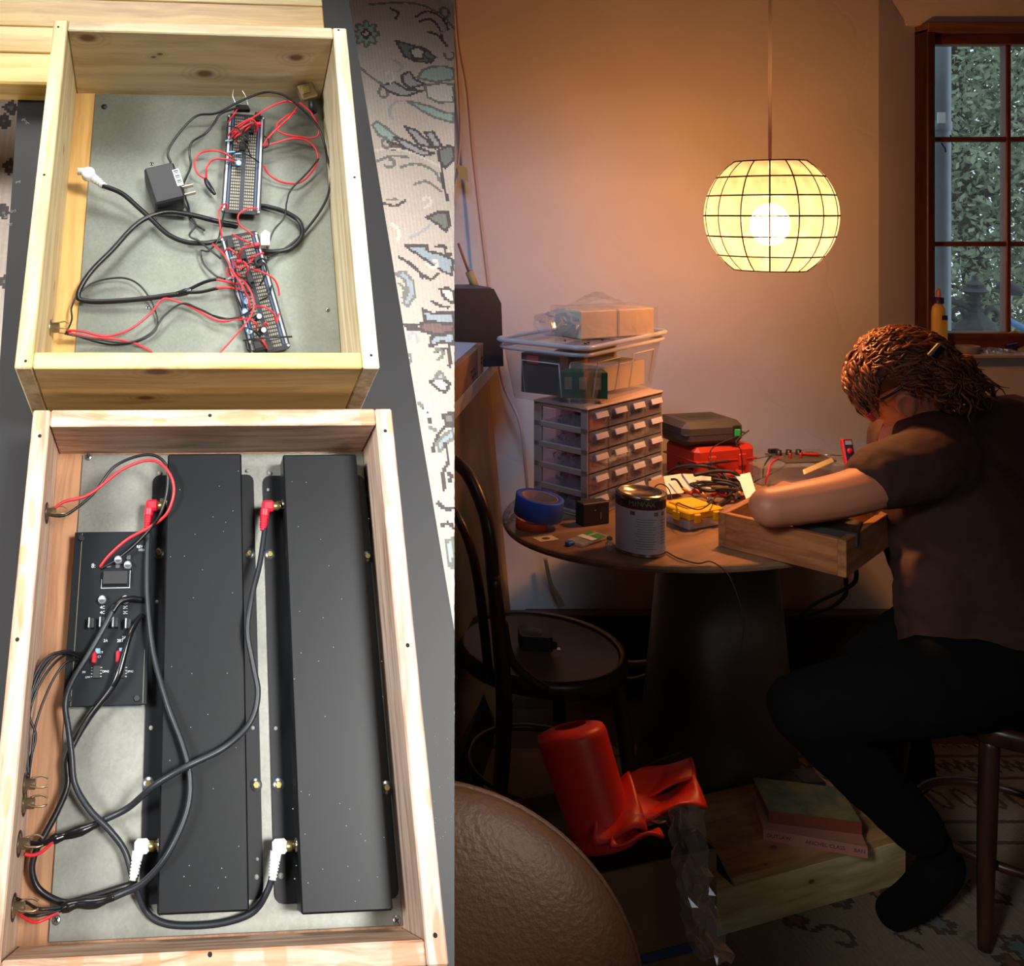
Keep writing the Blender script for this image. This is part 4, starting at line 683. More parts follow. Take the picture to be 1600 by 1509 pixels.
# ---------------------------------------------------------------- outside
gut = thing('downpipe', 'grey-blue metal downpipe outside the window with a small white sticker', 'downpipe', TR(*W(1464, 700, 3.75))); go = wl(gut); gm = mat('zinc downpipe', (128, 142, 156), .4, .4, var=.15, vscale=10)
pc_ = W(1464, 332, 3.75); MB().lathe([(.046, .0), (.046, 2.6)], 28, (pc_.x, 3.75, 0)).obj('pipe', gm, gut, local=go); MB().lathe([(.05, 0), (.05, .035), (.046, .037)], 28, (pc_.x, 3.75, W(0, 205, 3.75).z)).obj('pipe_collar', gm, gut, local=go); MB().lathe([(.056, 0), (.058, .05), (.07, .08)], 28, (pc_.x, 3.75, W(0, 68, 3.75).z)).obj('pipe_collar', gm, gut, local=go)
s_ = W(1471, 184, 3.70); MB().box(s_, (.03, .003, .042)).obj('sticker', mat('white sticker', (215, 222, 228), .5), gut, local=go)
leafm = []
for i, c in enumerate(((142, 158, 130), (112, 132, 108), (164, 176, 142), (104, 118, 104))):
    m = mat('leaves %d' % i, c, .7, var=.3, vscale=3); m.node_tree.nodes['Principled BSDF'].inputs['Transmission Weight'].default_value = 0; leafm.append(m)
def tree(label, x, y, z0_, z1_, R_, n, seed, lm, size):
    t = thing('tree', label, 'tree', TR(x, y, 0), group='trees outside the window'); o = wl(t); rg = random.Random(seed); bark = mat('bark', (70, 62, 54), .9)
    mb = MB(); mb.tube([(x, y, 0), (x + .1, y, z0_), (x - .1, y + .1, (z0_ + z1_) / 2), (x + .1, y, z1_)], [.12, .09, .06, .02], 8, 5); mb.obj('trunk', bark, t, local=o); mb = MB()
    for k in range(14):
        a = rg.uniform(0, 6.3); h = rg.uniform(z0_, z1_); mb.tube([(x, y, h - .3), (x + math.cos(a) * R_ * .5, y + math.sin(a) * R_ * .4, h), (x + math.cos(a) * R_, y + math.sin(a) * R_ * .7, h + .1)], [.03, .018, .006], 5, 4)
    mb.obj('branch', bark, t, local=o); V = []; Fc = []
    ng = np.random.RandomState(seed); th, cp, rr_ = ng.uniform(0, 6.283, n), ng.uniform(-1, 1, n), ng.rand(n) ** .4; sp_ = np.sqrt(1 - cp ** 2)
    C_ = np.stack([x + R_ * rr_ * sp_ * np.cos(th), y + R_ * .7 * rr_ * sp_ * np.sin(th), (z0_ + z1_) / 2 + (z1_ - z0_) / 2 * rr_ * cp], -1); A_ = ng.normal(size=(n, 3)); A_ /= np.linalg.norm(A_, axis=1)[:, None]; B_ = np.cross(A_, ng.normal(size=(n, 3))); B_ /= np.linalg.norm(B_, axis=1)[:, None]; s_ = size * ng.uniform(.6, 1.3, n)[:, None]
    VV = np.stack([C_ - A_ * s_, C_ - B_ * s_ * .45, C_ + A_ * s_, C_ + B_ * s_ * .45], 1).reshape(-1, 3); V = VV.tolist(); Fc = np.arange(4 * n).reshape(-1, 4).tolist()
    f = MB().add(V, Fc).obj('foliage', lm, t, local=o, recalc=False); f['kind'] = 'stuff'
tree('pale green leafy tree outside filling the middle window panes', 4.6, 6.2, .3, 4.0, 1.9, 42000, 1, leafm[0], .026); tree('darker tree outside towards the right panes', 6.3, 7.4, .2, 4.6, 2.2, 42000, 2, leafm[1], .030); tree('light bushy tree low outside behind the iron finial', 5.0, 5.4, -.5, 1.5, 1.2, 14000, 3, leafm[2], .024); tree('dark tree outside at the upper left of the window', 4.1, 8.5, 1.8, 6.0, 2.2, 26000, 4, leafm[3], .036)
struct('garden_ground', MB().box((5, 9, -.25), (14, 11, .1)), mat('garden soil', (110, 104, 84), .95, var=.3, vscale=2))
iron = mat('wrought iron', (30, 32, 38), .6); fi = thing('garden_finial', 'dark wrought-iron fence finial with scrolls seen through the window', 'ironwork', TR(*W(1523, 1000, 4.2))); fo = wl(fi); fc = W(1523, 332, 4.2)
prof = [(.10, W(0, 514, 4.2).z), (.085, W(0, 508, 4.2).z), (.05, W(0, 498, 4.2).z), (.03, W(0, 488, 4.2).z), (.034, W(0, 482, 4.2).z), (.024, W(0, 479, 4.2).z), (.034, W(0, 474, 4.2).z), (.02, W(0, 470, 4.2).z), (.03, W(0, 465, 4.2).z), (.02, W(0, 461, 4.2).z), (.056, W(0, 455, 4.2).z), (.03, W(0, 449, 4.2).z), (.036, W(0, 444, 4.2).z), (.014, W(0, 438, 4.2).z), (.010, W(0, 431, 4.2).z), (0, W(0, 429, 4.2).z)]
MB().lathe([(.02, .0), (.10, prof[0][1])] + prof, 10, (fc.x, 4.2, 0), smooth=False).obj('spike', iron, fi, local=fo)
for cx_, s in ((1498, 1), (1548, -1)): MB().tube([W(cx_ + s * 14, 512, 4.2), W(cx_ + s * 8, 490, 4.2), W(cx_, 482, 4.2), W(cx_ - s * 9, 487, 4.2), W(cx_ - s * 10, 497, 4.2), W(cx_ - s * 4, 500, 4.2)], .011, 7, 6).obj('scroll', iron, fi, local=fo)
MB().tube([W(1440, 470, 4.2), W(1462, 464, 4.2), W(1486, 470, 4.2), W(1512, 480, 4.2)], .014, 7, 6).obj('scroll', iron, fi, local=fo)
fd = thing('bird_feeder', 'dark tilted hammer-like bird feeder on a pale blue stand outside the right panes', 'bird feeder', TR(*W(1575, 1000, 4.0))); do = wl(fd); MB().ell(W(1578, 450, 4.0), (.055, .04, .026), Euler((0, .35, 0)).to_matrix()).obj('feeder_head', iron, fd, local=do); MB().bar(W(1578, 462, 4.0), W(1573, 497, 4.0), .012).obj('stem', mat('pale steel', (160, 172, 184), .4, .4), fd, local=do); MB().tube([W(1571, 497, 4.0), W(1582, 504, 4.0), W(1600, 513, 4.0)], .014, 8, 5).obj('arm', mat('blue tube', (70, 130, 190), .5), fd, local=do)  # unlit hammer-like bird feeder on a blue stand, not a lamp
# ---------------------------------------------------------------- pendant lamp
LY = 2.37; lc = W(1203, 337, LY); LX, LZc = lc.x, lc.z; RX, RZ_ = .149, .159
lamp = thing('pendant_lamp', 'glowing round pendant lamp of capiz shell squares hanging over the table', 'pendant lamp', TR(LX, LY, LZc)); 
def shell_mat():
    m = bpy.data.materials.new('capiz shell'); m.use_nodes = True; nt = m.node_tree; L = nt.links.new
    for nd in list(nt.nodes):
        if nd.type == 'BSDF_PRINCIPLED': nt.nodes.remove(nd)
    out = [nd for nd in nt.nodes if nd.type == 'OUTPUT_MATERIAL'][0]; tc = nt.nodes.new('ShaderNodeTexCoord'); n = nt.nodes.new('ShaderNodeTexNoise'); n.inputs['Scale'].default_value = 22; n.inputs['Detail'].default_value = 4; L(tc.outputs['Object'], n.inputs[0])
    r = nt.nodes.new('ShaderNodeValToRGB'); L(n.outputs[0], r.inputs[0]); r.color_ramp.elements[0].position = .3; r.color_ramp.elements[0].color = (.062, .080, .074, 1); r.color_ramp.elements[1].position = .7; r.color_ramp.elements[1].color = (.125, .152, .138, 1)
    t = nt.nodes.new('ShaderNodeBsdfTranslucent'); L(r.outputs[0], t.inputs[0]); tr = nt.nodes.new('ShaderNodeBsdfTransparent'); tr.inputs[0].default_value = (1, .86, .62, 1); rf = nt.nodes.new('ShaderNodeBsdfRefraction'); rf.inputs['Roughness'].default_value = .55; rf.inputs['IOR'].default_value = 1.02; rf.inputs[0].default_value = (1, .9, .7, 1)
    a = nt.nodes.new('ShaderNodeMixShader'); a.inputs[0].default_value = .34; L(t.outputs[0], a.inputs[1]); L(rf.outputs[0], a.inputs[2]); b = nt.nodes.new('ShaderNodeMixShader'); b.inputs[0].default_value = .28; L(a.outputs[0], b.inputs[1]); L(tr.outputs[0], b.inputs[2]); L(b.outputs[0], out.inputs[0]); return m
shm = shell_mat(); lead = mat('brass came', (70, 34, 16), .6, 0); NC = 15
ths = [math.radians(a) for a in (33, 53.5, 72, 90, 108.5, 128, 147)]
def sp(th, a): return Vector((RX * math.sin(th) * math.cos(a), RX * math.sin(th) * math.sin(a), RZ_ * math.cos(th)))
for i in range(6):
    mb = MB(); da = 2 * math.pi / NC; g = .012
    mb.grid(lambda u, v: sp(ths[i] + g + (ths[i + 1] - ths[i] - 2 * g) * v, g + (da - 2 * g) * u), 3, 3, False); first = mb.obj('shell_panel', shm, lamp, recalc=False)
    for k in range(1, NC):
        c = first.copy(); COL.objects.link(c); c.parent = lamp; c.rotation_euler = (0, 0, k * da + .04)
    first.rotation_euler = (0, 0, .04)
for th in ths:
    MB().tube([sp(th, 2 * math.pi * k / 48 + .04) for k in range(48)], .0022, 5, closed=True).obj('came_ring', lead, lamp)
for k in range(NC): MB().tube([sp(ths[0] + (ths[-1] - ths[0]) * t / 14, 2 * math.pi * k / NC + .04) for t in range(15)], .0018, 5).obj('came_rib', lead, lamp)
MB().tube([(0, 0, RZ_ * .7), (0, 0, TOP - LZc)], .0042, 8).obj('cord', mat('pale cord', (222, 196, 170), .6), lamp)
mb = MB(); [mb.bar((0, 0, RZ_ * math.cos(ths[0])), sp(ths[0], a), .003) for a in (0, 2.1, 4.2)]; mb.obj('spider', lead, lamp); MB().lathe([(.034, .0), (.034, .006), (.026, .026), (.018, .05), (.006, .07)], 24, (0, 0, .048)).obj('socket', mat('socket', (200, 190, 170), .5), lamp)
bulb_m = mat('lit bulb', (255, 230, 190), .4); _b = bulb_m.node_tree.nodes['Principled BSDF']; _b.inputs['Emission Color'].default_value = (1, .45, .16, 1); _b.inputs['Emission Strength'].default_value = 520
MB().ell((0, 0, -.022), (.044, .044, .052), seg=24, rings=14).obj('bulb', bulb_m, lamp)
# ---------------------------------------------------------------- table
TX, TY, TA, TB, TT, TZ = 1.117, 2.433, .602, .360, .482, .75
tb = thing('dining_table', 'oval brown table on a tapered drum pedestal covered with electronics', 'table', TR(TX, TY, 0, TT)); tm = wood('table walnut', (160, 122, 90), (128, 94, 68), 0, fine=16, long=2, rough=.32); 
el = lambda k, s=1.0: [(TA * k * math.cos(a) , TB * k * math.sin(a)) for a in np.linspace(0, 2 * math.pi, 96, endpoint=False)]
mb = MB(); V = []; rings_ = [(.0, .975), (.004, .992), (.012, 1.0), (.018, .998), (.020, .992)]
for dz, k in rings_: V += [(x, y, TZ - .020 + dz) for x, y in el(k)]
n = 96; Fc = [tuple(range(n))[::-1], tuple(range(4 * n, 5 * n))] + [(i * n + k, i * n + (k + 1) % n, (i + 1) * n + (k + 1) % n, (i + 1) * n + k) for i in range(4) for k in range(n)]; MB().add(V, Fc).obj('table_top', tm, tb)
_po = Matrix.Rotation(-TT, 3, 'Z') @ Vector((.045, .057, 0)); MB().lathe([(0, .0), (.20, .0), (.20, .02), (.192, .06), (.13, .729), (0, .729)], 40, _po).obj('pedestal', mat('dark pedestal', (74, 58, 50), .45, var=.15, vscale=4), tb)
# ---------------------------------------------------------------- drawer cabinet
cb0 = WZ(917, 812, TZ); cang = math.atan2(.24, .284); cab = thing('drawer_cabinet', 'beige plastic small-parts cabinet with clear labelled drawers on the table', 'parts cabinet', TR(cb0.x, cb0.y, TZ, cang)); cw, cd, chh = .365, .15, .268
beige = mat('beige plastic', (176, 146, 130), .5); clr = clear('smoky purple plastic', (.90, .87, .95), .05, .08, .08); lbl = mat('paper label', (226, 216, 204), .8); bits = [mat('bits %d' % i, c, .6, .2) for i, c in enumerate(((60, 56, 54), (120, 110, 100), (80, 74, 50), (40, 40, 48), (140, 130, 125)))]
def cbx(nm, a, b, m=beige, bev=.002, parent=None): return MB().box([(a[i] + b[i]) / 2 for i in range(3)], [abs(b[i] - a[i]) for i in range(3)], bev=bev).obj(nm, m, parent or cab)
cbx('back_panel', (0, cd - .003, 0), (cw, cd, chh), clr); cbx('top_panel', (-.002, -.002, chh - .006), (cw + .002, cd, chh)); cbx('bottom_panel', (0, 0, 0), (cw, cd, .006)); cbx('side_panel', (cw - .004, 0, 0), (cw, cd, chh))
cbx('corner_post', (0, 0, 0), (.008, .018, chh)); cbx('corner_post', (0, cd - .022, 0), (.010, cd, chh))
NR, NCc = 5, 4; rh = (chh - .012) / NR; cwid = (cw - .012) / NCc
for r_ in range(NR + 1):
    z = .006 + r_ * rh; cbx('side_rail', (0, 0, max(0, z - (.008 if r_ else 0))), (.006, cd, min(chh, z + .008)))
    if 0 < r_ < NR: cbx('shelf', (.004, .002, z - .001), (cw - .004, cd - .003, z + .001), clr, 0)
for k in range(1, NCc): cbx('divider', (.006 + k * cwid - .001, .001, .006), (.006 + k * cwid + .001, cd - .003, chh - .006), clr, 0)
def drawer(col, row):
    x = .0075 + col * cwid; z = .0075 + row * rh; w_, h_ = cwid - .003, rh - .004; rg = random.Random(col * 7 + row)
    d = MB().box((x + w_ / 2, -.001, z + h_ / 2), (w_, .003, h_), bev=.001).obj('drawer', clr, cab)
    MB().box((x + w_ / 2, cd * .45, z + .002), (w_, cd * .85, .002)).obj('drawer_floor', clr, d); mb = MB()
    for s in (0, 1): mb.box((x + s * w_, cd * .45, z + h_ * .4), (.0015, cd * .85, h_ * .8))
    mb.obj('drawer_side', clr, d)
    MB().box((x + w_ * .56, -.008, z + h_ * .74), (w_ * .62, .002, h_ * .28), Euler((-.35, 0, 0)).to_matrix()).obj('label_tab', lbl, d); MB().box((x + w_ * .56, -.006, z + h_ * .72), (w_ * .70, .010, h_ * .36), bev=.002).obj('handle', clr, d)
    mb = MB(); ct = Vector((x + w_ / 2, cd * .3, z + .006))
    for k in range(rg.choice([26, 34, 18])):
        p = ct + Vector((rg.uniform(-.45, .45) * w_, rg.uniform(-.28, .5) * cd, rg.random() ** 2 * h_ * .5)); mb.box(p, (rg.uniform(.003, .010), rg.uniform(.003, .012), rg.uniform(.002, .006)), Euler((rg.uniform(0, 3), rg.uniform(0, 3), rg.uniform(0, 3))).to_matrix())
    q = mb.obj('small_parts', bits[rg.randrange(5)], d); q['kind'] = 'stuff'
for c_ in range(NCc):
    for r_ in range(NR): drawer(c_, r_)
# ---------------------------------------------------------------- clear tote on the cabinet
TZ2 = TZ + chh; tang = math.radians(45); tc_ = Vector((.832, 2.53, TZ2 + .001)); tote = thing('storage_tote', 'clear lidded storage tote full of papers on the parts cabinet', 'storage box', TR(*tc_, tang)); pls = clear('clear tote plastic', (.95, .92, .92), .05, .12, .10); rimm = clear('tote rim plastic', (.9, .86, .86), .08, .2, .45)
tl, tw, th_ = .47, .235, .142
def rr_poly(a, b, r, n=5): return [(sx * (a - r) + r * math.cos((a0 + k / n) * math.pi / 2), sy * (b - r) + r * math.sin((a0 + k / n) * math.pi / 2)) for sx, sy, a0 in ((1, 1, 0), (-1, 1, 1), (-1, -1, 2), (1, -1, 3)) for k in range(n + 1)]
lo, hi = rr_poly(tl / 2 - .025, tw / 2 - .02, .03), rr_poly(tl / 2, tw / 2, .035); n = len(lo)
MB().add([(x, y, 0) for x, y in lo] + [(x, y, th_) for x, y in hi], [tuple(range(n))[::-1]] + [(i, (i + 1) % n, n + (i + 1) % n, n + i) for i in range(n)], False).obj('tub', pls, tote)
for z, k, r_ in ((th_ - .012, .004, .005), (th_ + .006, .008, .006)): MB().tube([(x, y, z) for x, y in rr_poly(tl / 2 + k, tw / 2 + k, .04)], r_, 8, closed=True).obj('rim', rimm, tote)
MB().prism(rr_poly(tl / 2 + .004, tw / 2 + .004, .038), th_ + .001, th_ + .003).obj('lid', pls, tote)
for s in (-1, 1): MB().tube([(s * .10 - .06, -tw / 2 + .015, .02), (s * .10 - .06, -tw / 2 + .002, th_ * .75), (s * .10 + .06, -tw / 2 + .002, th_ * .75), (s * .10 + .06, -tw / 2 + .015, .02)], .0018, 5).obj('moulded_panel', rimm, tote)
MB().tube([(-tl / 2 + .018, -.05, .02), (-tl / 2 + .004, -.05, th_ * .72), (-tl / 2 + .004, .05, th_ * .72), (-tl / 2 + .018, .05, .02)], .0018, 5).obj('moulded_panel', rimm, tote)
def intote(nm, lab, cat, c, s, rz, m, tilt=0):
    M_ = MATS[tote.name] @ TR(c[0], c[1], c[2], rz, tilt); return MB().box((0, 0, 0), s, bev=.0015).obj(nm, m, None, M_, lab, cat)
mbk = mat('dark box print', (52, 40, 44), .6, var=.4, vscale=30)
b_ = intote('carton', 'dark printed carton standing at the left end inside the clear tote', 'carton', (-.155, .03, .064), (.06, .10, .10), .15, mbk); MB().box((-.0305, .02, .035), (.001, .03, .02)).obj('red_print', mat('red print', (190, 60, 50), .6), b_)
b_ = intote('carton', 'green printed carton lying low inside the clear tote', 'carton', (-.13, -.055, .044), (.12, .055, .066), -.9, mat('green carton', (34, 92, 50), .55, var=.3, vscale=25)); 
for k in range(3): MB().box((-.035 + k * .035, -.028, .005), (.018, .001, .03)).obj('printed_panel', mat('pale print', (150, 150, 110), .6), b_)
intote('catalogue', 'dark catalogue leaning inside the clear tote behind the green carton', 'booklet', (-.06, .04, .068), (.20, .012, .105), .25, mat('navy print', (50, 46, 58), .5, var=.5, vscale=40), .25)
intote('tray', 'pale cardboard tray lying inside the clear tote towards the front', 'tray', (.06, -.035, .045), (.19, .10, .065), -.12, mat('cream card', (206, 184, 158), .8)); intote('yellow_book', 'yellow book standing upright in the right half of the clear tote', 'book', (.145, .03, .066), (.018, .09, .115), .1, mat('yellow cover', (206, 170, 50), .6)); intote('carton', 'small brown carton at the back inside the clear tote', 'carton', (.07, .06, .09), (.09, .04, .05), .1, mat('brown carton', (120, 96, 70), .8))
mb = MB(); rg = random.Random(4)
for k in range(12): mb.box((rg.uniform(-.2, .1), rg.uniform(-.09, .05), th_ + .006), (.006, .003, .003), Euler((0, 0, rg.uniform(0, 3))).to_matrix())
q = mb.obj('loose_screws', mat('dark screws', (60, 54, 50), .4, .5), None, MATS[tote.name].copy(), 'small dark screws scattered on the lid of the clear tote', 'screws'); q['kind'] = 'stuff'
# wrapped pale boxes on the lid
film = clear('cling film', (.97, .97, .97), .10, .14, .05)
pk = WZ(906, 531, TZ2 + th_ + .007); pang = .40; white_card = mat('cream box card', (226, 196, 160), .8)
for k, (lab) in enumerate(('left of the two film-wrapped cream boxes on the tote', 'right of the two film-wrapped cream boxes on the tote')):
    b_ = MB().box((.062 + k * .125, .05, .036), (.122, .10, .072), bev=.003).obj('cream_box', white_card, None, TR(pk.x, pk.y, TZ2 + th_ + .007, pang), lab, 'box', 'film-wrapped boxes')
rg = random.Random(8)
def crinkle(fn, nu, nv, amp, seed=0):
    rg = random.Random(seed); J = {}
    def g_(u, v):
        p = Vector(fn(u, v)); return p + Vector((rg.uniform(-amp, amp), rg.uniform(-amp, amp), rg.uniform(-amp, amp)))
    return MB().grid(g_, nu, nv, False)
def wrap(u, v):
    a = 2 * math.pi * u; x = -.005 + .262 * v; r_ = 1 + (.12 if v > .05 else -.2); y = .05 + max(-1, min(1, 1.5 * math.cos(a))) * .055; z = .038 + max(-1, min(1, 1.5 * math.sin(a))) * .041; return (x, y, max(.0005, z))
fw = thing('film_wrap', 'crinkled clear film wrapped around the cream boxes on the tote', 'plastic wrap', TR(pk.x, pk.y, TZ2 + th_ + .007, pang)); crinkle(wrap, 20, 14, .0022, 3).obj('wrap_tube', film, fw, recalc=False)
crinkle(lambda u, v: (-.005 - .07 * v, .05 + math.cos(2 * math.pi * u) * .055 * (1 - .35 * v), .038 + math.sin(2 * math.pi * u) * .036 * (1 - .3 * v)), 22, 7, .005, 5).obj('film_end', clear('crumpled film', (.95, .95, .97), .16, .16, .14), fw, recalc=False)
crinkle(lambda u, v: (.02 + .16 * u, .05 + .05 * (v - .5), .082 + .024 * math.sin(math.pi * u) * (1 - abs(v - .5)) * 1.3), 12, 6, .003, 6).obj('film_flap', film, fw, recalc=False)
# ---------------------------------------------------------------- cases behind
rc = WZ(1100, 742, TZ); redm = mat('red case plastic', (176, 44, 28), .45, var=.12, vscale=8); ra = .30
rcase = thing('tool_case', 'red plastic tool case on the table beneath the black case', 'tool case', TR(1.235, 2.69, TZ, ra)); MB().box((0, 0, .05), (.20, .13, .10), bev=.012).obj('case_body', redm, rcase); MB().box((0, 0, .062), (.204, .134, .004), bev=.001).obj('seam_lip', redm, rcase)
for x in (-.05, .05): MB().box((x, -.067, .06), (.025, .008, .035), bev=.003).obj('latch', redm, rcase)
MB().tube([(-.03, -.066, .03), (-.03, -.09, .03), (.03, -.09, .03), (.03, -.066, .03)], .006, 8, 4).obj('handle', redm, rcase)
blk2 = mat('charcoal case plastic', (56, 52, 50), .55, bump=.1, bscale=200); bcase = thing('instrument_case', 'charcoal plastic case with a green latch on top of the red case', 'case', TR(1.205, 2.69, TZ + .1005, .22)); MB().box((0, 0, .034), (.19, .14, .066), bev=.016).obj('case_body', blk2, bcase); MB().box((0, 0, .034), (.192, .142, .002), bev=.0005).obj('seam_lip', mat('seam dark', (36, 34, 33), .6), bcase); MB().box((0, .0, .0672), (.11, .06, .001), bev=.0004).obj('embossed_panel', mat('embossed', (46, 43, 42), .6), bcase)
MB().box((.065, -.073, .036), (.018, .008, .020), bev=.002).obj('latch', mat('green latch', (40, 160, 80), .4), bcase); MB().box((.065, -.071, .036), (.022, .006, .040), bev=.002).obj('latch_plate', mat('black plastic', (24, 24, 26), .45), bcase)
text('embossed_text', 'DCA', .03, MC['seam dark'], bcase, TR(0, 0, .0678), .0003)
# ---------------------------------------------------------------- cable heap and small things on the table
def wthing(name, label, cat, pts, r, m, group=None, seg=7, n=7):
    P = [Vector(p) for p in pts]; e = thing(name, label, cat, TR(*P[0]), group); MB().tube(P, r, seg, n).obj('cable_run', m, e, local=wl(e)); return e
rubber = mat('soft black rubber', (38, 34, 30), .6)
def tp(px, py, z): return WZ(px, py, TZ + z)
def heap(px, py, R_, turns, seed, h, asp=.55):
    rg = random.Random(seed); c = tp(px, py, 0); out = []
    for k in range(int(turns * 8)): a = k * math.pi / 4 + rg.uniform(-.2, .2); rr_ = R_ * rg.uniform(.75, 1.1); out.append((c.x + rr_ * math.cos(a), c.y + rr_ * asp * math.sin(a), TZ + .005 + h * (.5 + .5 * math.sin(a * .5 + seed)) * rg.uniform(.5, 1) + .002 * k))
    return out
wthing('coiled_cable', 'thick black cable coiled highest in the cable heap', 'cable', heap(1095, 752, .075, 2, 1, .05), .0042, rubber, 'cables heaped on the table'); wthing('coiled_cable', 'thick black cable arching over the red case', 'cable', [tp(1030, 760, .01), tp(1042, 742, .03), tp(1062, 730, .06), tp(1100, 728, .075), tp(1130, 740, .05), tp(1142, 770, .02), tp(1120, 790, .006)], .0044, rubber, 'cables heaped on the table'); wthing('coiled_cable', 'thick black cable bending down beside the white paper strip', 'cable', [tp(1085, 742, .06), tp(1120, 736, .065), tp(1150, 740, .06), tp(1163, 760, .03), tp(1166, 772, .008)], .0048, rubber, 'cables heaped on the table')
wthing('coiled_cable', 'black cable coiled at the front of the cable heap', 'cable', heap(1120, 782, .06, 2.4, 5, .03), .0038, rubber, 'cables heaped on the table'); wthing('coiled_cable', 'black cable lying lowest in the cable heap', 'cable', heap(1130, 770, .085, 1.6, 9, .02), .0036, rubber, 'cables heaped on the table')
og = mat('orange brass sleeve', (206, 130, 50), .4, .2)
for k, (a, b, lab) in enumerate((((1066, 762), (1084, 775), 'leftmost'), ((1096, 770), (1108, 782), 'middle'), ((1132, 752), (1142, 756), 'hindmost'), ((1154, 772), (1158, 764), 'rightmost'), ((1118, 790), (1130, 796), 'foremost'))):
    p, q_ = tp(*a, .03), tp(*b, .012); e = thing('instrument_plug', 'orange-sleeved jack plug %s in the cable heap' % lab, 'jack plug', TR(*p), 'jack plugs in the cable heap'); o = wl(e); d = (q_ - p); MB().tube([p, p + d * .6], [.005, .0045], 9).obj('sleeve', og, e, local=o); MB().tube([p + d * .6, p + d * 1.0], [.0032, .002], 8).obj('tip', mat('nickel', (190, 180, 165), .25, .95), e, local=o); MB().tube([p, p - d * .5 + Vector((0, 0, .01)), p - d * 1.0], .003, 7, 4).obj('boot', rubber, e, local=o)
thin = mat('thin black lead', (30, 26, 24), .5)
for lab, pts in (('thin black lead arching from the green latch to the table behind', [(1.30, 2.60, .90), tp(1150, 690, .16), tp(1158, 705, .12), tp(1160, 735, .05), tp(1160, 742, .01)]), ('thin black lead hanging from the green latch in front of the red case', [(1.27, 2.60, .885), tp(1113, 700, .11), tp(1111, 724, .08), tp(1106, 742, .04)]), ('thin black lead running along the wall to the clear enclosure', [tp(1072, 735, .04), tp(1100, 722, .05), tp(1150, 722, .05), tp(1210, 712, .05), tp(1232, 716, .045), tp(1215, 735, .03), tp(1180, 752, .01), tp(1168, 764, .005)]), ('thin black lead drooping over the front edge of the table by the paint can', [tp(1042, 862, .004), tp(1060, 872, .004), tp(1090, 880, .004), (.93, 2.015, .757), (.955, 1.99, .735), (.975, 1.975, .66), (.972, 1.975, .60), (.955, 1.98, .56)]), ('thin black lead curling over the yellow organizer', [tp(1054, 800, .02), tp(1058, 786, .05), tp(1070, 790, .06), tp(1092, 796, .055), tp(1110, 786, .06), tp(1118, 776, .05)]), ('thin black lead standing up behind the paint can', [tp(1018, 790, .02), tp(1018, 770, .06), tp(1030, 756, .08), tp(1046, 766, .06), tp(1052, 800, .02)]), ('thin black lead looping over the clear enclosure', [tp(1192, 745, .03), tp(1194, 728, .05), tp(1206, 712, .055), tp(1226, 712, .055), tp(1230, 724, .04), tp(1212, 738, .02)])):
    wthing('test_lead', lab, 'cable', pts, .0016, thin, 'thin leads on the table', 6)
for lab, pts, m in (('red test lead bending over the clear enclosure', [tp(1196, 756, .012), tp(1200, 738, .045), tp(1206, 722, .055), tp(1222, 714, .055), tp(1230, 718, .05)], wred), ('red test lead lying on the clear enclosure near the sleeve', [tp(1252, 716, .05), tp(1268, 722, .05), tp(1284, 728, .04)], wred)):
    wthing('test_lead', lab, 'cable', pts, .0024, m, 'red test leads', 6)
for lab, px, py, s in (('red crumpled clip left in the cable heap', 1090, 772, 1), ('red crumpled clip right in the cable heap', 1124, 775, 1.2), ('red clip beside the paint can', 1046, 790, 1)):
    p = tp(px, py, .018); MB().tube([p + Vector((-.02, 0, 0)), p + Vector((-.005, .004, .008)), p + Vector((.012, -.004, .002)), p + Vector((.02, .006, .006))], [.003, .006 * s, .005, .002], 8, 5).obj('alligator_clip', mat('red clip', (176, 36, 30), .45), None, None, lab, 'clip', 'red clips')
paper = mat('white paper', (236, 228, 214), .8)
def sheet(name, label, cat, pts, m, t=.0012):
    P = [Vector(p) for p in pts]; nrm = (P[1] - P[0]).cross(P[-1] - P[0]).normalized() * t; k = len(P); return MB().add(P + [p + nrm for p in P], [tuple(range(k)), tuple(range(k, 2 * k))[::-1]] + [(i, (i + 1) % k, k + (i + 1) % k, k + i) for i in range(k)]).obj(name, m, None, None, label, cat)
sheet('paper_strip', 'white paper strip standing bent at the right of the cable heap', 'paper', [W(1148, 743, 2.50), W(1172, 738, 2.50), W(1184, 778, 2.42), W(1166, 780, 2.42), W(1156, 752, 2.47)], paper); sheet('paper_strip', 'white paper scrap lying below the bent paper strip', 'paper', [tp(1164, 780, .002), tp(1184, 768, .002), tp(1192, 774, .002), tp(1176, 790, .002)], paper)
sheet('card', 'white card leaning left behind the cable heap', 'card', [W(1037, 744, 2.50), W(1064, 740, 2.54), W(1068, 770, 2.50), W(1043, 772, 2.46)], paper); sheet('card', 'white card leaning in front of the red case', 'card', [W(1064, 740, 2.56), W(1111, 741, 2.60), W(1111, 768, 2.56), W(1068, 768, 2.52)], paper); sheet('card', 'brown card leaning between the parts cabinet and white card', 'card', [W(1013, 752, 2.44), W(1037, 744, 2.47), W(1042, 782, 2.40), W(1018, 786, 2.38)], mat('brown card', (140, 104, 78), .8))
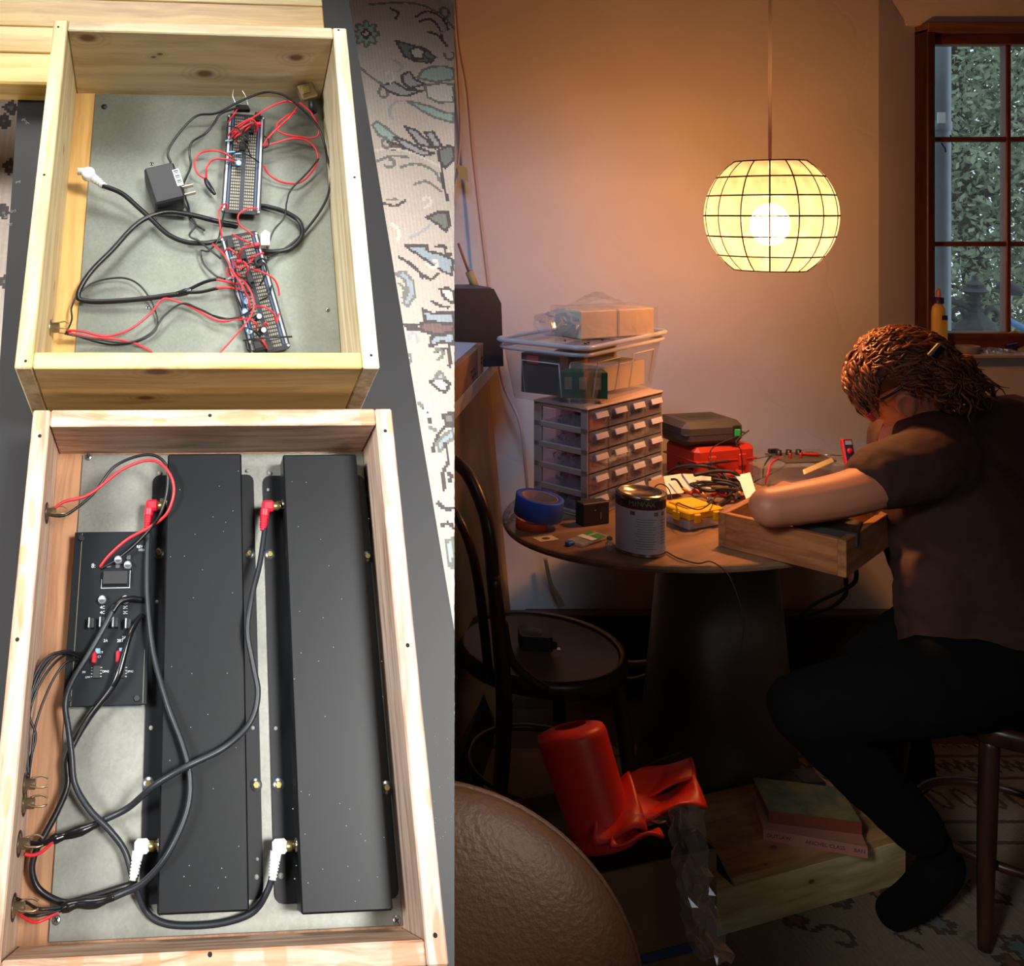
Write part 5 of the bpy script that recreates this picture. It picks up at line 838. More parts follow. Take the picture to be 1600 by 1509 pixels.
# yellow organizer
yc = tp(1078, 822, 0); yo = thing('organizer_case', 'yellow-lidded clear organizer case beside the wooden case on the table', 'organizer', TR(yc.x + .012, yc.y + .025, TZ, .42)); ym = mat('yellow lid plastic', (226, 176, 22), .4)
MB().box((0, 0, .013), (.105, .088, .025), bev=.003).obj('clear_tray', clear('organizer tray', (.75, .72, .62), .06, .1, .35), yo); MB().box((0, 0, .034), (.110, .093, .018), bev=.003).obj('lid', ym, yo); MB().box((0, .005, .045), (.07, .06, .006), bev=.003).obj('lid_boss', ym, yo)
for x in (-.03, .03): MB().box((x, -.048, .028), (.018, .008, .02), bev=.002).obj('latch', ym, yo); 
MB().box((-.056, -.01, .028), (.008, .02, .02), bev=.002).obj('latch', ym, yo)
rg = random.Random(2); mb = MB()
for k in range(60): mb.box((rg.uniform(-.045, .045), rg.uniform(-.036, .036), rg.uniform(.004, .02)), (.006, .004, .004), Euler((rg.random() * 3, rg.random() * 3, rg.random() * 3)).to_matrix())
q = mb.obj('small_parts', bits[1], yo); q['kind'] = 'stuff'
# paint can
pcn = Vector((.815, 2.105, TZ)); can = thing('paint_can', 'quart paint can with a white printed label standing at the table edge', 'paint can', TR(*pcn)); steel = mat('tin plate', (186, 176, 160), .22, .95); R_ = .0515; H_ = .128
MB().lathe([(0, .004), (R_ * .97, .004), (R_ * 1.02, 0), (R_ * 1.02, .003), (R_, .006), (R_, H_ - .008), (R_ * 1.03, H_ - .004), (R_ * 1.03, H_ + .001), (R_ * .94, H_ + .002)], 48).obj('can_wall', steel, can); MB().lathe([(R_ * .95, H_ - .001), (R_ * .90, H_ + .003), (R_ * .84, H_ + .002), (R_ * .80, H_ - .004), (0, H_ - .004)], 48).obj('lid', steel, can)
lab_m = mat('can label', (206, 200, 204), .5); lw_ = MB().lathe([(R_ + .0006, .008), (R_ + .0006, H_ * .80)], 48).obj('label', lab_m, can); MB().lathe([(R_ + .0008, H_ * .80), (R_ + .0008, H_ * .86)], 48).obj('red_band', mat('deep red print', (96, 26, 30), .5), can); MB().lathe([(R_ + .0008, H_ * .86), (R_ + .0008, H_ - .009)], 48).obj('top_band', mat('charcoal print', (50, 52, 60), .45), can)
ink2 = mat('label ink', (140, 132, 140), .7)
def on_can(a, z, w_, h_, m, nm='printed_line', d=.0012): return MB().lathe([(R_ + d, z - h_ / 2), (R_ + d, z + h_ / 2)], 8, a0=a - w_ / 2, a1=a + w_ / 2).obj(nm, m, lw_)
for k in range(13): on_can(-1.75 + (0 if k % 4 else .05), .082 - k * .0052, .85 - .12 * (k % 3), .0014, ink2)
for k in range(9): on_can(-.92, .080 - k * .0062, .34 - .05 * (k % 2), .0014, mat('label ink warm', (150, 128, 110), .7))
for a, m in ((-2.25, 'brown'), (-1.30, 'olive'), (-.92, 'olive')): on_can(a, .094, .20, .008, mat('badge ' + m, (120, 86, 50) if m == 'brown' else (150, 120, 70), .6), 'badge')
for k, ch_ in enumerate('MINWAX'):
    a = -2.30 + k * .17; text('brand_letter', ch_, .016, mat('gold print', (170, 140, 80), .4, .3), can, TR((R_ + .001) * math.cos(a), (R_ + .001) * math.sin(a), H_ * .895, a + math.pi / 2, 0) @ Euler((math.pi / 2, 0, 0)).to_matrix().to_4x4())
# tapes
def tape(label, c, r0, r1, h, m, rx=0, ry=0, z=0, grp=None):
    t = thing('tape_roll', label, 'tape roll', TR(c[0], c[1], c[2], 0, rx, ry), grp); MB().lathe([(r0, 0), (r1 - .001, 0), (r1, .001), (r1, h - .001), (r1 - .001, h), (r0, h), (r0, 0)], 40).obj('tape', m, t); MB().lathe([(r0 - .003, .0005), (r0, .0005), (r0, h - .0005), (r0 - .003, h - .0005), (r0 - .003, .0005)], 32).obj('core', mat('card core', (170, 120, 100), .8), t); return t
oc = tp(834, 829, 0); tape('orange tape roll lying flat under the blue roll', (oc.x, oc.y + .02, TZ), .028, .036, .019, mat('orange tape', (190, 76, 30), .5)); tape('wide blue masking tape roll tilted on the orange roll', (oc.x + .018, oc.y + .032, TZ + .024), .042, .055, .048, mat('blue tape', (44, 82, 168), .55), .06, .10)
cc = tp(853, 841, .001); cd_ = thing('business_card', 'cream business card with a dark round emblem on the table edge', 'card', TR(cc.x, cc.y, TZ, .35)); MB().box((0, 0, .0006), (.05, .03, .0008)).obj('card_sheet', mat('cream card stock', (214, 190, 150), .8), cd_); MB().lathe([(0, .0012), (.009, .0012), (.009, .001)], 20, M=Matrix(((1.2, 0, 0), (0, .8, 0), (0, 0, 1)))).obj('emblem', mat('emblem ink', (92, 60, 44), .7), cd_)
pp_ = tp(920, 846, 0); pkg = thing('blister_pack', 'green and white blister packet with blue end on the table', 'blister pack', TR(pp_.x, pp_.y + .004, TZ, .62)); MB().box((0, 0, .004), (.10, .042, .007), bev=.002).obj('clear_blister', clear('blister plastic', (.9, .9, .86), .12, .1, .25), pkg); MB().box((.012, 0, .0085), (.05, .040, .001)).obj('printed_card', mat('white print', (214, 210, 190), .6), pkg); MB().box((.022, 0, .0093), (.028, .040, .0008)).obj('green_band', mat('green print', (40, 130, 50), .6), pkg)
text('printed_text', 'GREEN', .010, mat('white print', (214, 210, 190), .6), pkg, TR(.022, .004, .0099, -math.pi / 2 + 1.57), .0002); MB().box((-.058, .006, .005), (.022, .012, .008), bev=.002).obj('blue_tip', mat('blue cap', (20, 100, 170), .4), pkg)
bx_ = tp(930, 822, 0); sb = thing('black_box', 'small matte black box standing behind the green packet', 'box', TR(bx_.x, bx_.y + .02, TZ, .35)); MB().box((0, 0, .027), (.075, .03, .054), bev=.002).obj('box_shell', mat('matte black', (36, 30, 26), .6), sb); MB().box((.012, -.0155, .022), (.0015, .001, .016)).obj('scratch', mat('scratch', (170, 150, 130), .7), sb); MB().box((-.004, -.0155, .036), (.004, .001, .002)).obj('scratch', MC['scratch'], sb)
crinkle(lambda u, v: tp(781 + 24 * u, 815 - 26 * v + 4 * math.sin(5 * u), .003 + .022 * math.sin(math.pi * u) * math.sin(math.pi * v)), 9, 8, .003, 9).obj('plastic_bag', clear('crumpled film', (.95, .95, .97), .16, .16, .14), None, None, 'crumpled clear bag at the left end of the table', 'plastic bag', recalc=False)
jb = tp(955, 862, 0); jr = thing('glass_vial', 'tiny clear vial half hidden left of the paint can', 'vial', TR(jb.x, jb.y + .01, TZ)); MB().lathe([(0, .001), (.008, .001), (.009, .003), (.009, .016), (.005, .020), (.005, .024)], 14).obj('vial_body', clear('vial glass', (.8, .85, .8), .15, .05, .1), jr); MB().lathe([(0, .029), (.006, .029), (.006, .024)], 12).obj('cap', mat('grey cap', (110, 110, 110), .5), jr)
# clear enclosure, screwdrivers, meter
ec = tp(1240, 742, 0); enc = thing('clear_enclosure', 'clear acrylic enclosure with knobs and red clips behind the raised arm', 'enclosure', TR(1.47, 2.70, TZ, .12)); acr = clear('smoked acrylic', (.82, .78, .74), .10, .06, .12); MB().box((0, 0, .026), (.30, .17, .05), bev=.003).obj('acrylic_shell', acr, enc); MB().box((.02, -.01, .054), (.15, .10, .004), bev=.002).obj('circuit_panel', mat('dim board', (84, 76, 62), .5), enc)
for k, x in enumerate((-.03, .0, .03)): b_ = MB().lathe([(.008, 0), (.007, .014), (0, .014)], 14, (x, .012, .056)).obj('knob', mat('black plastic', (24, 24, 26), .45), enc); 
for k, x in enumerate((-.022, .01)): MB().lathe([(.0035, 0), (.0045, .005), (.0035, .009), (.0045, .014), (0, .014)], 10, (x, -.024, .056)).obj('red_terminal', mat('red clip', (176, 36, 30), .45), enc)
MB().box((-.03, .035, .062), (.03, .012, .012), bev=.002).obj('switch', mat('black plastic', (24, 24, 26), .45), enc)
sd = tp(1280, 724, .06); e = thing('screwdriver', 'small red and black screwdriver lying on the clear enclosure', 'screwdriver', TR(1.50, 2.70, TZ + .062, -.25)); MB().tube([(0, 0, 0), (.03, 0, 0), (.045, 0, 0)], [.004, .005, .003], 9, 4).obj('handle', mat('red clip', (176, 36, 30), .45), e); MB().tube([(.045, 0, 0), (.10, 0, .001)], .0014, 6).obj('shaft', steel, e)
mtp = W(1322, 708, 2.62); mt = thing('multimeter', 'red multimeter with a blue face leaning behind the sleeve', 'multimeter', TR(mtp.x + .01, mtp.y, mtp.z - .022, .15, -.25) @ Matrix.Scale(.55, 4)); MB().box((0, 0, .045), (.06, .022, .13), bev=.006).obj('rubber_shell', mat('red rubber', (196, 36, 48), .5), mt); MB().box((0, -.0118, .05), (.048, .002, .11), bev=.001).obj('face', mat('meter blue', (38, 52, 76), .4), mt); MB().lathe([(.014, 0), (.012, .006), (0, .006)], 16, (0, -.0125, .05), Euler((math.pi / 2, 0, 0)).to_matrix()).obj('dial', mat('red dial', (214, 24, 44), .4), mt); MB().box((0, -.0132, .09), (.036, .001, .02)).obj('screen', mat('lcd grey', (150, 170, 180), .3), mt)
wr = sheet('tissue_scrap', 'pale crumpled tissue tucked above the forearm', 'tissue', [tp(1256, 741, .05), tp(1300, 722, .055), tp(1296, 716, .065), tp(1254, 734, .06)], mat('tissue', (236, 210, 150), .8), .006)
# ---------------------------------------------------------------- wooden case under the hands
A_ = Vector((.997, 2.13, 0)); B_ = Vector((1.167, 1.94, 0)); ang = math.atan2((B_ - A_).y, (B_ - A_).x); ll = (B_ - A_).length; wcw = .37
wc = thing('wooden_chassis', 'small oak amplifier case resting on the table edge under the forearms', 'wooden case', TR(A_.x, A_.y, TZ + .001, ang)); oakr = wood('amp oak', (176, 112, 68), (138, 82, 48), 0, fine=50, long=4, rough=.45); oakr2 = wood('amp oak end', (172, 116, 74), (136, 88, 54), 1, fine=50, long=4, rough=.45); hh_ = .075; t_ = .016
MB().box((ll / 2, t_ / 2, hh_ / 2), (ll - 2 * t_, t_, hh_), bev=.001).obj('board', oakr, wc); MB().box((ll / 2, wcw - t_ / 2, hh_ / 2), (ll - 2 * t_, t_, hh_), bev=.001).obj('board', oakr, wc); MB().box((t_ / 2, wcw / 2, hh_ / 2), (t_, wcw, hh_), bev=.001).obj('board', oakr2, wc); MB().box((ll - t_ / 2, wcw / 2, hh_ / 2), (t_, wcw, hh_), bev=.001).obj('board', oakr2, wc); MB().box((ll / 2, wcw / 2, .004), (ll - 2 * t_, wcw - 2 * t_, .006)).obj('base_board', wood('amp floor', (190, 170, 110), (160, 138, 84), 0), wc)
gb = MB().box((ll * .6, wcw * .3, .05), (.10, .13, .004), Euler((.25, -.2, .3)).to_matrix(), bev=.001).obj('circuit_panel', mat('dark green board', (38, 48, 30), .4), wc); MB().box((ll * .75, wcw * .25, .064), (.12, .10, .03), Euler((0, 0, .2)).to_matrix(), bev=.002).obj('black_cover', mat('matte black', (36, 30, 26), .6), wc)
for k in range(4): MB().tube([(ll * .3, .05 + k * .05, .03), (ll * .5, .08 + k * .05, .08), (ll * .8, .10 + k * .04, .07)], .0022, 6, 5).obj('wire', mat('olive wire', (120, 130, 60), .5), wc)
wthing('mains_cable', 'black mains cord hanging from the small oak case to the baseboard', 'cable', [(1.20, 2.0, .75), W(1322, 912, 2.05), W(1320, 930, 2.3), W(1300, 948, 2.5), W(1270, 958, 2.7), W(1240, 968, 2.9)], .0045, rubber); wthing('mains_cable', 'second black cord crossing below the small oak case', 'cable', [(1.24, 2.03, .75), W(1336, 908, 2.1), W(1310, 925, 2.3), W(1270, 945, 2.6), W(1238, 975, 2.9)], .0045, rubber)
# ---------------------------------------------------------------- window sill things
gp = W(1468, 547, 3.01); gbt = thing('glue_bottle', 'yellow wood-glue bottle with a blue collar and orange tip on the window sill', 'glue bottle', TR(gp.x, 3.015, SILL + .008)); MB().lathe([(0, 0), (.0195, 0), (.021, .003), (.021, .125), (.018, .142), (.012, .148), (.012, .152)], 24, M=Matrix(((1, 0, 0), (0, .7, 0), (0, 0, 1)))).obj('bottle_body', mat('yellow bottle', (226, 190, 100), .4), gbt); MB().lathe([(.0155, .152), (.0155, .170), (.008, .172)], 20).obj('collar', mat('navy collar', (40, 40, 100), .4), gbt); MB().lathe([(.007, .172), (.006, .19), (.003, .2), (0, .2)], 14).obj('nozzle', mat('orange tip', (214, 130, 80), .4), gbt); MB().box((.010, -.0135, .07), (.018, .001, .09)).obj('label', mat('glue label', (206, 180, 80), .5), gbt); MB().box((.010, -.0142, .108), (.018, .001, .014)).obj('label_band', mat('navy collar', (40, 40, 100), .4), gbt)
g2_ = W(1512, 550, 2.995); tape('flat grey tape roll on the window sill', (g2_.x, 2.995, SILL + .008), .026, .033, .022, mat('grey tape', (130, 122, 118), .5))
crinkle(lambda u, v: (W(1526 + 56 * u, 0, 3.0).x, 2.965 + .06 * v, SILL + .010 + .014 * math.sin(math.pi * v) * (1 - .4 * u)), 12, 6, .004, 12).obj('plastic_bag', clear('crumpled film', (.95, .95, .97), .16, .16, .14), None, None, 'flat crumpled clear bag beside the tape on the sill', 'plastic bag', recalc=False)
wthing('marker_pen', 'dark blue marker pen lying on the window sill', 'pen', [W(1572, 541, 3.01), W(1590, 538, 3.01)], .006, mat('navy collar', (40, 40, 100), .4))
for lab, pts in (('pale paper tag propped highest at the right end of the sill', [W(1572, 522, 3.04), W(1586, 516, 3.04), W(1597, 523, 3.04), W(1582, 531, 3.04)]), ('pale paper tag lying lower at the right end of the sill', [W(1590, 545, 3.02), W(1610, 536, 3.02), W(1614, 546, 3.02), W(1594, 551, 3.02)]), ('brown folded paper below the tags on the sill', [W(1576, 549, 3.02), W(1592, 543, 3.05), W(1600, 551, 3.02), W(1582, 553, 3.0)])): sheet('paper_tag', lab, 'paper tag', pts, mat('tag paper', (206, 186, 160), .8), .003)['group'] = 'paper tags on the sill'
# ---------------------------------------------------------------- ledge at the left
spk = thing('speaker', 'tall black tower with a sloped top on the left ledge', 'speaker', TR(.575, 2.80, LZ, .2)); bs = mat('speaker black', (40, 36, 40), .5); MB().prism([(-.085, 0), (.085, 0), (.078, .18), (.055, .222), (-.085, .222)], -.07, .07, Matrix(((1, 0, 0, 0), (0, 0, -1, 0), (0, 1, 0, 0), (0, 0, 0, 1)))).obj('tower', bs, spk); MB().box((-.005, 0, .2235), (.11, .13, .004), bev=.001).obj('top_plate', mat('blue grey plate', (70, 76, 88), .5), spk)
ba = math.atan2(.936, .351); cbp = Vector((.592, 2.65, LZ)); crt = thing('shipping_carton', 'flat brown shipping carton with a printed smile on the left ledge', 'carton', TR(cbp.x, cbp.y, LZ + .0005, ba)); card = mat('brown cardboard', (150, 112, 84), .85, var=.12, vscale=10)
MB().box((-.24, .09, .04), (.48, .18, .08), bev=.0015).obj('carton_shell', card, crt); MB().box((-.08, .09, .0395), (.05, .1812, .0815)).obj('tape_strip', mat('tan tape', (120, 88, 66), .5), crt); MB().box((-.24, .09, .0806), (.44, .15, .0006)).obj('shipping_label', mat('label blue white', (190, 196, 206), .6), crt)
inkc = mat('carton ink', (72, 50, 44), .8); fx = Euler((math.pi / 2, 0, 0)).to_matrix().to_4x4()
text('printed_text', 'prime', .014, inkc, crt, TR(-.032, -.0006, .044) @ fx); MB().tube([(-.048, -.001, .034), (-.032, -.001, .027), (-.016, -.001, .034)], .0014, 5, 6).obj('smile_mark', inkc, crt); text('printed_text', 'meet you', .017, inkc, crt, TR(-.19, -.0006, .034) @ fx); text('printed_text', 'Ready Made', .017, inkc, crt, TR(-.17, -.0006, .017) @ fx)
pcab = mat('pink white cable', (206, 176, 164), .5)
wthing('wall_cable', 'pale cable running down the room corner to the tote', 'cable', [W(712, -10, 2.95), W(718, 70, 2.95), W(730, 140, 2.955), W(738, 230, 2.955), W(748, 320, 2.955), W(760, 420, 2.95), W(772, 520, 2.94), W(786, 600, 2.92), W(812, 660, 2.88), W(822, 740, 2.86), W(826, 800, 2.85)], .0045, pcab, 'pale cables in the corner'); wthing('wall_cable', 'pale cable beside the first, nearer the jamb', 'cable', [W(709, 30, 2.93), W(716, 120, 2.93), W(719, 200, 2.93), W(714, 270, 2.92), W(704, 320, 2.92)], .004, pcab, 'pale cables in the corner'); wthing('wall_cable', 'pale cable under the table running down the wall', 'cable', [W(852, 872, 2.96), W(860, 910, 2.96), W(872, 930, 2.96), W(880, 946, 2.96)], .006, mat('pale cable shade', (170, 150, 130), .6))
sheet('masking_tape', 'yellowed tape patch on the chalky jamb', 'tape', [W(712, 256, 2.9), W(730, 262, 2.9), W(732, 284, 2.9), W(718, 278, 2.9)], mat('yellowed tape', (190, 170, 110), .7)); e = thing('wooden_stick', 'thin wooden stick with a yellow foam end behind the black tower', 'stick', TR(*W(722, 400, 2.86))); MB().tube([W(716, 380, 2.86), W(732, 424, 2.86)], .004, 7).obj('stick', mat('stick wood', (170, 110, 80), .6), e, local=wl(e)); MB().tube([W(733, 424, 2.86), W(743, 450, 2.86)], [.012, .012], 10).obj('foam_end', mat('yellow foam', (190, 160, 100), .8), e, local=wl(e))
# ---------------------------------------------------------------- bentwood chair and tape measure
bent = wood('bentwood', (70, 38, 26), (46, 26, 18), 2, fine=30, rough=.35); seatw = mat('seat ply', (92, 64, 46), .45, var=.2, vscale=7, stretch=(1, 6, 1))
def chair(label, x, y, rz, sz=.45, r=.2):
    c = thing('bentwood_chair', label, 'chair', TR(x, y, 0, rz), 'bentwood chairs'); MB().lathe([(0, sz - .006), (r * .90, sz - .006), (r * .93, sz - .002), (r * .93, sz - .012)], 44).obj('seat', seatw, c); MB().lathe([(r * .92, sz), (r * .98, sz + .001), (r, sz - .012), (r, sz - .035), (r * .9, sz - .04), (r * .88, sz - .012), (r * .92, sz)], 44).obj('seat_ring', bent, c)
    for a in (-.75, .75): MB().tube([(r * .86 * math.cos(a), r * .86 * math.sin(a), sz - .03), (r * 1.0 * math.cos(a), r * 1.0 * math.sin(a), sz * .5), (r * 1.1 * math.cos(a), r * 1.1 * math.sin(a), .008)], [.018, .017, .012], 10, 6).obj('leg', bent, c)
    for s in (-1, 1): MB().tube([(-r * 1.15, s * r * .80, .008), (-r * .98, s * r * .78, sz * .6), (-r * .95, s * r * .76, sz), (-r * 1.10, s * r * .80, sz + .25)], [.012, .017, .018, .015], 10, 6).obj('leg', bent, c)
    MB().tube([(-r * 1.10, r * .80, sz + .24), (-r * 1.14, r * .74, sz + .36), (-r * 1.16, r * .4, sz + .44), (-r * 1.17, 0, sz + .46), (-r * 1.16, -r * .4, sz + .44), (-r * 1.14, -r * .74, sz + .36), (-r * 1.10, -r * .80, sz + .24)], .015, 10, 7).obj('back_hoop', bent, c); MB().tube([(-r * .95, r * .45, sz), (-r * 1.12, r * .46, sz + .24), (-r * 1.20, r * .2, sz + .34), (-r * 1.21, -r * .2, sz + .34), (-r * 1.12, -r * .46, sz + .24), (-r * .95, -r * .45, sz)], .011, 9, 7).obj('inner_hoop', bent, c)
    MB().tube([(r * .85 * math.cos(a), r * .85 * math.sin(a), .16) for a in np.linspace(0, 2 * math.pi, 36, endpoint=False)], .010, 8, closed=True).obj('leg_ring', bent, c)
    for s in (-1, 1): MB().tube([(-r * .96, s * r * .78, sz + .14), (-r * .85, s * r * .80, sz + .05), (-r * .5, s * r * .90, sz - .01)], .010, 8, 6).obj('brace', bent, c)
    return c
ch1 = WZ(843, 1006, .45); chair('dark bentwood chair with a round seat holding a tape measure', ch1.x, ch1.y, .30)
tm_ = WZ(836, 1010, .45); tmz = thing('tape_measure', 'black tape measure lying on the round chair seat', 'tape measure', TR(tm_.x, tm_.y, .452, -.15)); bm_ = mat('measure black', (42, 42, 44), .5); MB().prism(rr_poly(.038, .032, .012), 0, .034).obj('measure_body', bm_, tmz); MB().lathe([(0, .0352), (.022, .0352), (.024, .034)], 24, (-.004, 0, 0)).obj('round_badge', mat('badge grey', (110, 100, 86), .5), tmz); MB().box((.042, -.012, .012), (.014, .02, .018), bev=.003).obj('tape_lock', bm_, tmz); MB().box((.052, -.02, .004), (.008, .014, .003)).obj('tape_hook', steel, tmz)
white_c = mat('white cord', (176, 168, 176), .5)
wthing('floor_cable', 'white cord drooping below the bentwood chair', 'cable', [W(850, 1058, 2.5), W(850, 1070, 2.5), W(862, 1074, 2.5), W(890, 1058, 2.55), W(916, 1052, 2.6), W(950, 1052, 2.65), W(985, 1060, 2.7), W(1015, 1052, 2.7)], .004, white_c); wthing('floor_cable', 'thick pale conduit bending behind the chair leg', 'cable', [W(950, 1020, 2.75), W(968, 1030, 2.75), W(985, 1036, 2.75), W(1015, 1034, 2.75)], .008, white_c)
# ---------------------------------------------------------------- carton with red foam, plastic
cl = Vector((.570, 1.76, 0)); ca = .28; box = thing('open_carton', 'open cardboard carton on the floor holding rolled red foam', 'carton', TR(cl.x, cl.y, 0, ca)); dcard = mat('dark cardboard', (128, 96, 66), .85, var=.15, vscale=8); bw, bd_, bh = .30, .24, .27
for nm, c, s in (('carton_wall', (bw / 2, 0, bh / 2), (bw, .004, bh)), ('carton_wall', (bw / 2, bd_, bh / 2), (bw, .004, bh)), ('carton_wall', (0, bd_ / 2, bh / 2), (.004, bd_, bh)), ('carton_wall', (bw, bd_ / 2, bh / 2), (.004, bd_, bh)), ('carton_floor', (bw / 2, bd_ / 2, .004), (bw, bd_, .004))): MB().box(c, s).obj(nm, dcard, box)
MB().box((-.035, bd_ / 2, bh + .025), (.004, bd_ * .9, .09), Euler((0, -.95, 0)).to_matrix()).obj('carton_flap', dcard, box); MB().box((bw + .028, bd_ / 2, bh - .045), (.004, bd_ * .92, .10), Euler((0, -.5, 0)).to_matrix()).obj('carton_flap', dcard, box); MB().box((-.03, bd_ * .35, bh + .032), (.001, .08, .05), Euler((0, -.95, 0)).to_matrix()).obj('shipping_label', mat('grey label', (150, 146, 130), .8), box)
MB().box((bw * .6, -.003, bh * .35), (.14, .001, .02)).obj('printed_band', mat('blue ink', (50, 66, 96), .8), box); 
foam = thing('red_foam_roll', 'bright red foam sheet rolled up and sticking out of the open carton', 'foam roll', TR(*W(905, 1300, 1.88))); fo_ = wl(foam); fm_ = mat('red foam', (240, 56, 44), .42, var=.1, vscale=6, bump=.03, bscale=300)
p0, p1 = W(890, 1133, 1.87), W(948, 1318, 1.80); ax = (p1 - p0).normalized(); ex_ = ax.orthogonal().normalized(); ey_ = ax.cross(ex_); L_ = (p1 - p0).length
def roll(u, v): a = u * 2 * math.pi * 1.35; r_ = (.061 + .010 * u) * (1 - .12 * v) * min(1, .25 + v / .06) ** .5; return p0 + ax * (L_ * v) + (ex_ * math.cos(a) + ey_ * math.sin(a)) * r_
mb = MB().grid(roll, 56, 26); fr_ = mb.obj('rolled_part', fm_, foam, local=fo_, recalc=False); sm = fr_.modifiers.new('thick', 'SOLIDIFY'); sm.thickness = .004
def flap(pts, nm, bulge=.02):
    a, b, c, d = [Vector(p) for p in pts]; nrm = (b - a).cross(d - a).normalized(); f_ = MB().grid(lambda u, v: a.lerp(b, u).lerp(d.lerp(c, u), v) + nrm * bulge * math.sin(math.pi * u) * math.cos(2.2 * v) + Vector((0, 0, .006 * math.sin(7 * u + 3 * v))), 14, 10).obj(nm, fm_, foam, local=fo_, recalc=False); s = f_.modifiers.new('thick', 'SOLIDIFY'); s.thickness = .005
flap((W(935, 1220, 1.82), W(985, 1210, 1.84), W(1010, 1295, 1.74), W(925, 1322, 1.74)), 'loose_sheet'); flap((W(975, 1222, 1.87), W(1082, 1190, 1.90), W(1088, 1215, 1.84), W(975, 1252, 1.82)), 'loose_sheet', -.012); flap((W(970, 1246, 1.82), W(1085, 1212, 1.85), W(1104, 1262, 1.78), W(985, 1290, 1.76)), 'loose_sheet', .02); flap((W(962, 1285, 1.78), W(1030, 1300, 1.76), W(1036, 1308, 1.73), W(952, 1326, 1.72)), 'loose_sheet', .01)
wthing('dark_bracket', 'dark plastic bracket poking out between the red foam sheets', 'bracket', [W(978, 1222, 1.90), W(1020, 1202, 1.92), W(1068, 1184, 1.94)], .012, mat('matte black', (36, 30, 26), .6))
crinkle(lambda u, v: W(1045 + 55 * u + 45 * v * v, 1262 + 240 * v, 1.73 - .02 * math.sin(3 * u) - .03 * v + .03 * math.sin(math.pi * v)), 8, 18, .007, 15).obj('plastic_bag', clear('crumpled film', (.95, .95, .97), .16, .16, .14), None, None, 'crumpled clear plastic hanging over the carton front onto the rug', 'plastic bag', recalc=False)
crinkle(lambda u, v: W(975 + 115 * u, 1285 - 18 * v + 8 * u, 1.75 - .02 * v), 10, 4, .006, 16).obj('plastic_bag', film, None, None, 'strip of clear film lying across the red foam', 'plastic bag', recalc=False)
# ---------------------------------------------------------------- low pine platform with books
f0 = Vector((.946, 1.974, 0)); pa_ = math.atan2(.108, .331); plat = thing('wooden_platform', 'low pale pine box on the rug with two paperbacks on top', 'wooden box', TR(f0.x - .03, f0.y - .01, .0075, pa_)); pw_, pd_, ph_ = .52, .25, .112; knp = [(Vector((.20, .05, ph_)), .007), (Vector((.14, .012, ph_)), .004), (Vector((.32, .18, ph_)), .006)]
for k in range(3): MB().box((pw_ / 2, pd_ * (k + .5) / 3, ph_ - .009), (pw_, pd_ / 3 - .001, .018), bev=.001).obj('plank', wood('platform pine %d' % k, (206, 160, 104), (176, 126, 74), 0, knp, fine=24, rough=.45, off=(k * .3, 0, 0) if k else (0, 0, 0)), plat)
for c, s in (((pw_ / 2, .009, ph_ / 2 - .009), (pw_, .018, ph_ - .018)), ((pw_ / 2, pd_ - .009, ph_ / 2 - .009), (pw_, .018, ph_ - .018))): MB().box(c, s, bev=.001).obj('side_board', wood('platform side', (226, 206, 150), (200, 172, 110), 0, [(Vector((.25, 0, .06)), .006)], fine=24), plat)
for x in (.009, pw_ - .009): MB().box((x, pd_ / 2, ph_ / 2 - .009), (.018, pd_ - .036, ph_ - .018)).obj('side_board', wood('platform end', (214, 190, 136), (186, 156, 100), 1, fine=24), plat)
def book(label, px, py, z, s, rz, cov, pages, spine=None):
    p = WZ(px, py, z); b_ = thing('paperback', label, 'book', TR(p.x, p.y, z, rz), 'paperbacks on the platform'); MB().box((0, 0, s[2] / 2), (s[0] - .004, s[1] - .006, s[2] - .003)).obj('pages', pages, b_); MB().box((0, 0, s[2] - .0006), (s[0], s[1], .0012)).obj('cover', cov, b_); MB().box((0, 0, .0006), (s[0], s[1], .0012)).obj('cover', cov, b_); MB().box((0, -s[1] / 2, s[2] / 2), (s[0], .0014, s[2])).obj('spine', spine or cov, b_); return b_
pz = .0075 + ph_; pgs = mat('aged pages', (160, 120, 84), .9); b1_ = book('lower pinkish paperback with dark lettering on the platform', 1262, 1298, pz, (.20, .125, .024), -.30, mat('pink cover', (176, 120, 104), .6), pgs)
for x, s_ in ((-.07, 'OUTLAW'), (.02, 'ANCHEL CLASS'), (.085, 'BAN')): text('spine_text', s_, .011, mat('dark ink', (48, 34, 34), .7), b1_, TR(x, -.0635, .012) @ fx)
b2_ = book('upper paperback with a green painted cover on the platform', 1258, 1266, pz + .0245, (.185, .13, .026), -.22, mat('painted cover', (150, 130, 84), .55, rgb2=(70, 92, 78), vscale=22), mat('red edged pages', (130, 62, 44), .8), mat('red spine', (124, 58, 40), .6))
gd = WZ(1238, 1222, pz); gg = thing('cassette_case', 'dark flat case lying at the back of the platform', 'case', TR(gd.x, gd.y, pz, .06)); MB().box((0, 0, .008), (.13, .06, .016), bev=.002).obj('case_shell', mat('smoked case', (44, 42, 42), .35), gg); MB().box((.01, 0, .0165), (.004, .056, .001)).obj('hinge_line', mat('black plastic', (24, 24, 26), .45), gg)
